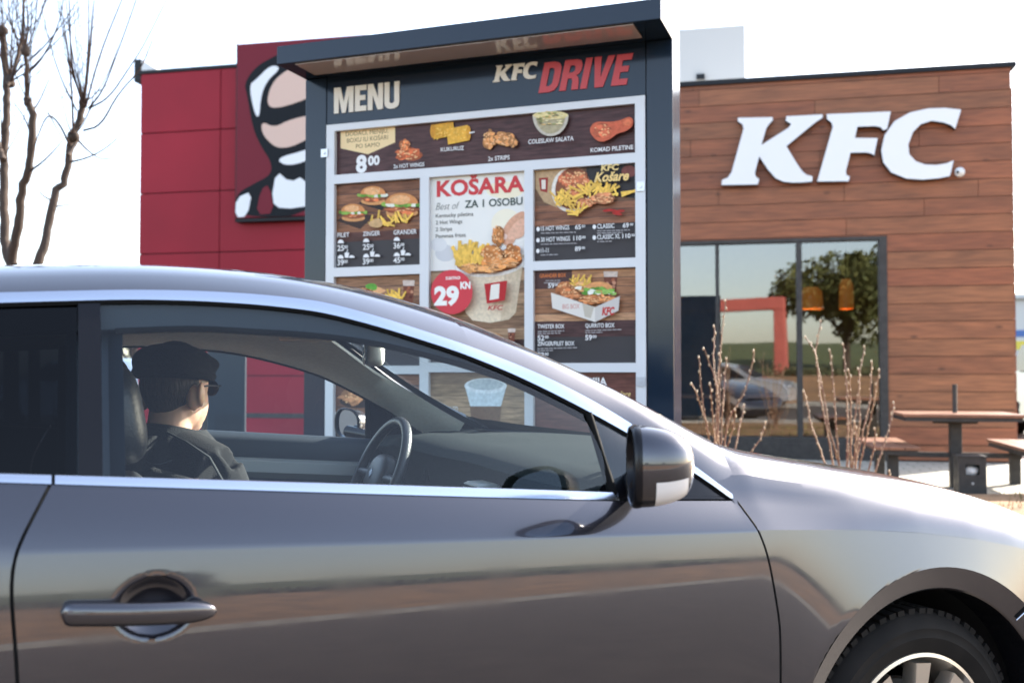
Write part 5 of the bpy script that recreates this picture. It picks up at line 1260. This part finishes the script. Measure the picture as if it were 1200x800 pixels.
hp = CF.px(128, 480, .54); seat(.54, hp[0] + .178, -.075)
b = MB(); b.box(-2.5, -2.2, .25, 1.56, .45, .62); b.box(-2.62, -2.45, .25, 1.56, .5, 1.12); b.build('rear_seat', M['leather'], car, bevel=.04)
b = MB(); b.box(-2.6, -.4, .15, 1.66, .245, .28); b.build('floor_mat', M['well'], car)
b = MB(); b.box(-2.85, -2.6, .2, 1.6, 1.0, 1.05); b.build('parcel_shelf', M['trim_dark'], car)
# ================================================================== driver
# world coordinates; head near (-.925, 2.74)
def remeshed(name, b, m, parent, voxel=.006, smooth_it=6, tex=None):
    o = b.build(name, m, parent, recalc=True)
    md = o.modifiers.new('r', 'REMESH'); md.mode = 'VOXEL'; md.voxel_size = voxel; md.use_smooth_shade = True
    md = o.modifiers.new('s', 'SMOOTH'); md.iterations = smooth_it; md.factor = .5
    bpy.context.view_layer.update()
    me = bpy.data.meshes.new_from_object(o.evaluated_get(bpy.context.evaluated_depsgraph_get())); me.name = name
    o.modifiers.clear(); old = o.data; o.data = me; bpy.data.meshes.remove(old)
    return o
hx, hy = -.915, 2.74
FY = R(18)     # head yaw to the right of straight away
hf = Vector((math.sin(FY), math.cos(FY), 0)); hr_ = Vector((math.cos(FY), -math.sin(FY), 0)); up = Vector((0, 0, 1))
HC_ = Vector((hx - .008, hy, 1.135))
def H(r, f, u): return HC_ + hr_ * r + hf * f + up * u
HX = Matrix.Translation(HC_) @ Matrix.Rotation(-FY, 4, 'Z')
b = MB()
b.ball((0, 0, .02), (.078, .098, .095), 28, 20, xf=HX)            # skull
b.ball((0, .035, -.035), (.064, .070, .085), 24, 16, xf=HX)       # face
b.ball((0, .062, -.092), (.034, .036, .026), 16, 10, xf=HX)       # chin
b.ball((0, .0, -.05), (.068, .07, .06), 20, 12, xf=HX)            # jaw hinge
b.tube([H(0, .104, -.005), H(0, .128, -.035), H(0, .108, -.046)], [.008, .013, .012], 10)   # nose
b.ball((0, .098, -.066), (.024, .012, .010), 14, 8, xf=HX)        # lips
for sx in (-1, 1):
    b.ball((sx * .084, -.010, -.016), (.014, .022, .036), 14, 12, xf=HX @ Matrix.Rotation(sx * -.25, 4, 'Z'))
    b.ball((sx * .096, -.022, -.008), (.010, .016, .030), 14, 12, xf=HX)
    b.tube([HX @ Vector((sx * (.094 + .006 * math.cos(q)), -.014 - .022 * math.cos(q) * 1.0, -.006 + .032 * math.sin(q))) for q in [R(x) for x in range(-95, 140, 15)]], .0045, 8)
    b.ball((sx * .031, .083, .012), (.014, .012, .010), 12, 8, xf=HX)
neck = [H(0, -.012, -.03), H(0, -.028, -.09), H(.0, -.03, -.145), Vector((hx - .01, hy - .01, .97))]
b.tube(neck, [.060, .058, .062, .08], 20)
# torso facing away and a little to the right, seated
tf = Vector((math.sin(R(28)), math.cos(R(28)), 0)); tr = Vector((tf.y, -tf.x, 0)); TB = Vector((hx - .03, hy - .02, 0))
def Tp(r, f, z): return TB + tr * r + tf * f + up * z
hips = Vector((-1.02, 2.66, .56))
b.tube([hips, Tp(0, .0, .72), Tp(0, 0, .88), Tp(0, 0, .95)], [.16, .145, .15, .10], 20)
b.tube([Tp(-.17, 0, .925), Tp(.17, 0, .925)], [.06, .06], 14)
sh_r, sh_l = Tp(.185, .0, .915), Tp(-.185, .0, .915)
el_r, el_l = Tp(.25, .10, .68), Tp(-.24, .12, .68)
cf = Vector((math.cos(R(25)), math.sin(R(25)), 0)); cl = Vector((-math.sin(R(25)), math.cos(R(25)), 0))
ha_r = el_r + cf * .20 + cl * .08 + up * -.03; 
swc = Vector((*CF.w(-.985, 1.27, .875),)); ha_l = Vector((*CF.w(-1.055, 1.40, .735),))
b.tube([sh_r, el_r], [.052, .040], 12); b.tube([el_r, ha_r], [.038, .027], 12); b.tube([sh_l, el_l], [.052, .040], 12); b.tube([el_l, ha_l], [.038, .027], 12)
def hand(b, c, d, s):
    d = d.normalized(); side = d.cross(up).normalized() * s; dn = side.cross(d).normalized() * s
    if dn.z > 0: dn = -dn
    b.tube([c, c + d * .045, c + d * .085], [.024, .032, .030], 10)
    b.tube([c + side * .022 + d * .045, c - side * .022 + d * .045], [.016, .016], 8); b.tube([c + side * .024 + d * .08, c - side * .024 + d * .08], [.013, .013], 8)
    for i, L_ in enumerate((.070, .078, .072, .056)):
        o = c + side * (.029 - i * .0195) + d * .082; k1 = o + d * L_ * .45 + dn * .008; k2 = k1 + d * L_ * .25 + dn * .020; k3 = k2 + d * L_ * .06 + dn * .022
        b.tube([o, k1, k2, k3], [.0095, .0088, .0082, .0070], 8)
    o = c + side * .022 + d * .02; b.tube([o, o + side * .030 + d * .022 + dn * .010, o + side * .038 + d * .055 + dn * .020], [.013, .0105, .0085], 8)
hand(b, ha_r, cf + up * -.2, 1); hand(b, ha_l, (cf + up * .25), -1)
kn_r = hips + cf * .44 + cl * -.12 + up * .06; kn_l = hips + cf * .44 + cl * .14 + up * .06
an_r = kn_r + cf * .26 + up * -.32; an_l = kn_l + cf * .26 + up * -.32
for k, a in ((kn_r, an_r), (kn_l, an_l)):
    b.tube([hips, k], [.095, .062], 14); b.tube([k, a], [.058, .038], 14); b.tube([a, a + cf * .13 + up * -.02], [.036, .028], 10)
person = remeshed('person', b, M['skin'], None, .0045, 5)
tag(person, 'man in black flat cap, glasses and dark wool coat in the driver seat, facing away', 'person')
# hair
b = MB(); b.ball((0, -.024, .018), (.0805, .084, .078), 34, 24, xf=HX); b.ball((0, -.046, -.025), (.052, .046, .044), 26, 16, xf=HX)
remeshed('hair', b, M['hair'], person, .005, 5)
# flat cap
b = MB(); CX = HX @ Matrix.Translation((0, .0, .066)) @ Matrix.Rotation(R(-4), 4, 'X')
b.ball((0, -.014, .010), (.098, .116, .054), 30, 18, e=.92, xf=CX)
b.ball((0, .035, .012), (.094, .098, .036), 26, 14, xf=CX)
b.tube([CX @ Vector((.096 * math.cos(a), -.008 + .106 * math.sin(a), -.022)) for a in [2 * math.pi * i / 30 for i in range(31)]], .014, 8)
b.ball((0, .092, -.008), (.062, .036, .009), 20, 10, xf=CX)
b.ball((.02, -.03, .05), (.04, .05, .02), 16, 10, xf=CX)
remeshed('cap', b, M['cap'], person, .004, 12)
# glasses
b = MB()
for sx in (-1, 1):
    b.tube([H(sx * .079, -.01, .012), H(sx * .081, .04, .016), H(sx * .074, .100, .014)], .0022, 6)
    c = (sx * .036, .112, .008); b.tube([HX @ Vector((c[0] + .027 * math.cos(a), c[1] - .010 * abs(math.cos(a)) * (1 if sx * math.cos(a) > 0 else 0), c[2] + .021 * math.sin(a))) for a in [2 * math.pi * i / 20 for i in range(21)]], .0022, 6)
b.tube([H(-.010, .114, .012), H(.010, .114, .012)], .002, 6)
gl = b.build('glasses', M['gloss_black'], person, smooth=60)
b = MB()
for sx in (-1, 1): b.ball((sx * .036, .110, .008), (.026, .002, .020), 16, 8, xf=HX)
b.build('lens', M['privacy_glass'], gl, smooth=60)
# coat
b = MB()
b.tube([hips + up * -.04, Tp(0, -.005, .70), Tp(0, -.01, .86), Tp(0, -.01, .94), Tp(.0, -.005, .99)], [.185, .172, .178, .135, .085], 24)
b.tube([Tp(-.185, -.005, .928), Tp(-.1, -.01, .955), Tp(0, -.01, .965), Tp(.1, -.01, .955), Tp(.19, -.005, .925)], [.075, .078, .08, .078, .074], 18)
b.tube([Tp(-.06, -.07, .93), Tp(.07, -.075, .935)], [.09, .09], 16)
for s_, e_, h_ in ((sh_r, el_r, ha_r), (sh_l, el_l, ha_l)):
    b.tube([s_, s_.lerp(e_, .5), e_], [.078, .066, .058], 16); b.tube([e_, e_.lerp(h_, .5), h_ - (h_ - e_).normalized() * .01], [.057, .050, .043], 16)
# folds and seams
b.tube([Tp(.20, -.03, .985), Tp(.235, -.02, .94), Tp(.25, .0, .87)], [.012, .016, .014], 8)
b.tube([Tp(.02, -.155, .90), Tp(.12, -.150, .93), Tp(.20, -.10, .90), Tp(.24, -.06, .84)], [.012, .020, .022, .014], 10)
b.tube([Tp(.0, -.165, .84), Tp(.10, -.165, .865), Tp(.18, -.13, .82)], [.012, .02, .012], 10)
coat = remeshed('coat', b, M['wool'], person, .006, 9)
# collar: folded band round the neck, point toward the viewer on the right
b = MB(); rows = []
nc = Vector((hx - .008, hy - .012, 0)); N_ = 46
for i in range(N_ + 1):
    a = lerp(R(112), R(112 + 316), i / N_); d = tr * math.cos(a) + tf * math.sin(a); back = max(0, -math.sin(a))
    fall = .060 + .02 * math.exp(-((a - R(300)) / .28) ** 2) + .012 * back
    ri = .072; top = 1.022 + .022 * back
    rows.append([nc + d * (ri - .004) + up * (top - .03), nc + d * ri + up * top, nc + d * (ri + .010) + up * (top + .005), nc + d * (ri + .030) + up * (top - .02), nc + d * (ri + .062 + .02 * math.exp(-((a - R(300)) / .28) ** 2)) + up * (top - fall)])
b.grid(rows); co_ = b.build('collar', M['wool_light'], coat, smooth=60, solid=.008)
b = MB(); b.tube([r[4] for r in rows], .0035, 6); b.tube([r[2] for r in rows], .003, 6); b.build('stitching', M['stitch'], co_, smooth=60)
b = MB(); b.tube([Tp(.07, -.06, 1.03), Tp(.15, -.07, 1.008), Tp(.225, -.062, .97), Tp(.268, -.05, .90)], .0035, 6); b.build('shoulder_seam', M['stitch'], coat, smooth=60)
b = MB()
for k, a in ((kn_r, an_r), (kn_l, an_l)): b.tube([hips, k], [.105, .074], 14); b.tube([k, a], [.070, .052], 14)
remeshed('trousers', b, M['denim'], person, .01, 3)
b = MB()
for a in (an_r, an_l): b.tube([a + cf * -.03 + up * -.02, a + cf * .08 + up * -.03, a + cf * .17 + up * -.035], [.045, .044, .032], 12)
remeshed('shoe', b, M['rubber'], person, .01, 3)

# ================================================================== other cars, background
def simple_car(x, y, rz, col, label, van=False, group=None):
    t = empty('parked_car', (x, y, 0), rz); tag(t, label, 'car', group)
    m = mat('paint_' + str(len(bpy.data.materials)), col, .35, metal=.3, coat=1)
    prof = [(-2.2, .3), (-2.22, .75), (-2.1, .92), (-1.75, .97), (-1.2, 1.40), (-.2, 1.47), (.45, 1.38), (1.15, .98), (1.9, .86), (2.15, .65), (2.18, .3)] if not van else [(-2.2, .3), (-2.22, 1.0), (-2.15, 1.75), (-1.9, 1.88), (.6, 1.88), (1.1, 1.75), (1.6, 1.15), (2.1, 1.0), (2.2, .65), (2.2, .3)]
    b = MB(); rows = []
    for w, k in ((-.88, 0), (-.9, .0), (-.84, 1), (-.5, 1.0), (0, 1), (.5, 1), (.84, 1), (.9, 0), (.88, 0)):
        rows.append([(x_ * (1 if k else .99), w * (1 - .16 * max(0, z - .95) / .5 * (1 if abs(w) > .8 else 0)), z + (.0 if k else -.02 * (z > .5)) + (.02 if abs(w) < .6 and z > .6 else 0)) for x_, z in prof])
    b.grid(rows); b.add([rows[0][i] for i in range(len(prof))], [list(range(len(prof)))]); b.add([rows[-1][i] for i in range(len(prof))], [list(range(len(prof)))])
    b.build('body', m, t, smooth=40)
    for sy in (-1, 1):
        b = MB(); pts = [(-1.55, 1.0), (-1.1, 1.34), (-.2, 1.41), (.38, 1.33), (.95, 1.0)] if not van else [(.1, 1.2), (.1, 1.7), (.95, 1.68), (1.4, 1.2)]
        b.add([(x_, sy * (.905 - .12 * max(0, z - .95)), z) for x_, z in pts], [list(range(len(pts)))]); b.build('side_window', M['gloss_black'], t)
    b = MB(); fz = ((1.1, 1.0), (.5, 1.365)) if not van else ((1.58, 1.2), (1.16, 1.72)); b.add([(fz[0][0] + .03, -.72, fz[0][1] + .03), (fz[0][0] + .03, .72, fz[0][1] + .03), (fz[1][0] + .03, .62, fz[1][1] + .04), (fz[1][0] + .03, -.62, fz[1][1] + .04)], [(0, 1, 2, 3)]); b.build('windscreen', M['gloss_black'], t)
    for sy in (-.62, .62):
        b = MB(); b.ball((2.12, sy, .72), (.09, .18, .07), 12, 8); b.build('headlight', M['headlamp'], t, smooth=60)
    for sx in (-1.35, 1.35):
        for sy in (-1, 1):
            w = empty('wheel', (sx, sy * .82, .32)); w.parent = t
            b = MB(); b.lathe([(.2, -.1), (.31, -.1), (.32, -.06), (.32, .06), (.31, .1), (.2, .1)], axis='y', n=24); b.build('tyre', M['tyre'], w, smooth=40)
            b = MB(); b.lathe([(0, -.08), (.2, -.09), (.2, .09), (0, .08)], axis='y', n=20); b.build('rim', M['rim'], w, smooth=40)
g = at(1218, 500, 17.5); simple_car(g.x + .9, 17.5, R(80), (.02, .02, .024), 'dark parked van just right of the brown wall at the right edge', True)
g = at(148, 440, 21); simple_car(g.x - .7, 21, R(165), (.7, .7, .7), 'white parked car beyond the red wing, seen past the cap')
simple_car(-1.5, -12.3 + 6.4, R(4), (.42, .43, .45), 'silver car on the road behind the camera, mirrored in the restaurant windows')
# pale buildings at the right edge
g = at(1195, 350, 52); t = empty('distant_building', (g.x, 52, 0), R(-8)); tag(t, 'pale low building with blue and yellow bands far off at the right edge', 'building')
b = MB(); b.box(-.6, 16, 0, 12, 0, g.z); b.build('wall', mat('pale_wall', (.62, .60, .56), .8), t)
b = MB(); z = at(1195, 405, 52).z; b.box(-.62, 16.02, -.02, -.001, z - .2, z + .25); b.build('band', mat('yellow_band', (.75, .60, .08), .6), t); b = MB(); z = at(1195, 390, 52).z; b.box(-.62, 16.02, -.03, -.002, z - .2, z + .15); b.build('band', mat('blue_band', (.08, .16, .4), .6), t)
b = MB(); b.box(-.8, 16.2, -.3, 12, g.z, g.z + .25); b.build('roof', M['roof_white'], t)
leafy_tree('bare_tree', -14.5, 38, 0, 5.0, 2.2, 'pale leafless-looking tree beyond the parking lot seen left of the cap', 21, leafm='twig', n=5200, size=.05)
# behind the camera
leafy_tree('tree', .1, -26, 1.0, 6.0, 3.9, 'large olive green tree mirrored in the right window pane', 31, n=9000)
leafy_tree('tree', -13.5, -30, 1.0, 4.2, 2.6, 'smaller round olive tree mirrored beside the larger one', 32, n=2400)
for i, x in enumerate([9, 31]): leafy_tree('tree', x, -46 - (i * 37 % 7), 1.0, 3.2 + (i * 13 % 5) * .4, 2.2, 'olive tree in the distant row behind the camera, mirrored low in the car door', 50 + i, 'trees in the distant row behind the camera', n=700, size=.3)
b = MB(); cs = [((x + random.uniform(-.5, .5), -18.6 + random.uniform(-.3, .3), 1.15), (1.3, .5, random.uniform(.2, .42))) for x in range(-60, 60)]
leaf_cloud(b, cs, 14000, .09, 4); h = b.build('hedge', M['hedge'], recalc=False); tag(h, kind='stuff', label='low olive hedge line along the bank mirrored in the car door', cat='hedge')
t = empty('portal_frame', (-4.6, -21, 1.0)); tag(t, 'red steel portal frame across the road mirrored in the middle window pane', 'frame')
mr_ = mat('red_steel', (.42, .10, .08), .5)
for nm, a_ in (('post', (-1.9, -1.3, -.3, .3, 0, 3.0)), ('post', (1.9, 2.4, -.3, .3, 0, 3.0)), ('beam', (-1.9, 2.4, -.31, .31, 3.001, 3.6))): b = MB(); b.box(*a_); b.build(nm, mr_, t, bevel=.03)
t = empty('service_hut', (-9.5, -24, 1.0)); tag(t, 'dark flat-roofed hut across the road mirrored in the leftmost window pane', 'building')
b = MB(); b.box(-2, 2, -1.5, 1.5, 0, 1.9); b.build('wall', noisy(mat('hut_wall', (.11, .06, .04), .8), 1, .5), t); b = MB(); b.box(-2.4, 2.4, -2, 2, 1.9, 2.1); b.build('roof', M['steel_dark'], t); b = MB(); b.box(-1.2, 1.2, 1.501, 1.53, .9, 1.8); b.build('window', M['roof_white'], t)  # pale colour of the hut window stands in for a lit pane
# dry grass and weeds at the edge of the bed
b = MB(); rr = random.Random(9)
for _ in range(5200):
    y = rr.uniform(6.0, 9.2); x = rr.uniform(1.5, 8.5)
    if noise.noise(Vector((x * .9, y * .9, 0))) < .0: continue
    h_ = rr.uniform(.03, .13); a = rr.uniform(0, 6.28); dx, dy = math.cos(a) * .006, math.sin(a) * .006; lx, ly = rr.uniform(-.05, .05), rr.uniform(-.05, .05)
    b.add([(x - dx, y - dy, .04), (x + dx, y + dy, .04), (x + lx, y + ly, .05 + h_)], [(0, 1, 2)])
gr = b.build('dry_grass', noisy(mat('dry_grass', (.26, .22, .09), .9), 3, .5), recalc=False); tag(gr, 'dry yellowish grass tufts in the planting bed before the terrace', 'grass', kind='stuff')

# ================================================================== camera, light, world
cam = bpy.data.cameras.new('camera'); co = bpy.data.objects.new('camera', cam); link(co)
co.location = (0, 0, EYE); co.rotation_euler = (math.pi / 2 + PITCH, 0, 0)
cam.sensor_width = 36; cam.lens = F / 1200 * 36; cam.clip_start = .05; cam.clip_end = 3000
cam.dof.use_dof = True; cam.dof.focus_distance = 2.7; cam.dof.aperture_fstop = 3.6
scene.camera = co
EL, AZ = R(25), R(54)
su = bpy.data.lights.new('sun', 'SUN'); su.energy = 4.4; su.angle = R(.53); su.color = (1, .93, .82); so = bpy.data.objects.new('sun', su); link(so)
d = Vector((math.sin(AZ) * math.cos(EL), math.cos(AZ) * math.cos(EL), math.sin(EL))); so.rotation_euler = d.to_track_quat('Z', 'Y').to_euler()
w = bpy.data.worlds.new('World'); scene.world = w; w.use_nodes = True; N = w.node_tree.nodes; L = w.node_tree.links
sk = N.new('ShaderNodeTexSky'); sk.sky_type = 'NISHITA'; sk.sun_disc = False; sk.sun_elevation = EL; sk.sun_rotation = AZ; sk.air_density = 1.0; sk.dust_density = 1.4; sk.ozone_density = 1.2
hs = N.new('ShaderNodeHueSaturation'); hs.inputs['Saturation'].default_value = .78; L.new(sk.outputs[0], hs.inputs['Color'])
mxw = N.new('ShaderNodeMix'); mxw.data_type = 'RGBA'; mxw.blend_type = 'MULTIPLY'; mxw.inputs[0].default_value = 1; mxw.inputs[7].default_value = (1.03, 1.0, .99, 1); L.new(hs.outputs[0], mxw.inputs[6]); L.new(mxw.outputs[2], N['Background'].inputs[0]); N['Background'].inputs[1].default_value = .15
scene.view_settings.view_transform = 'Standard'; scene.view_settings.look = 'None'; scene.view_settings.exposure = 2.15; scene.view_settings.gamma = 1
scene.render.engine = 'CYCLES'; scene.cycles.max_bounces = 10; scene.cycles.transparent_max_bounces = 16
scene.cycles.caustics_reflective = False; scene.cycles.caustics_refractive = False
scene.render.resolution_x = 1024; scene.render.resolution_y = 682
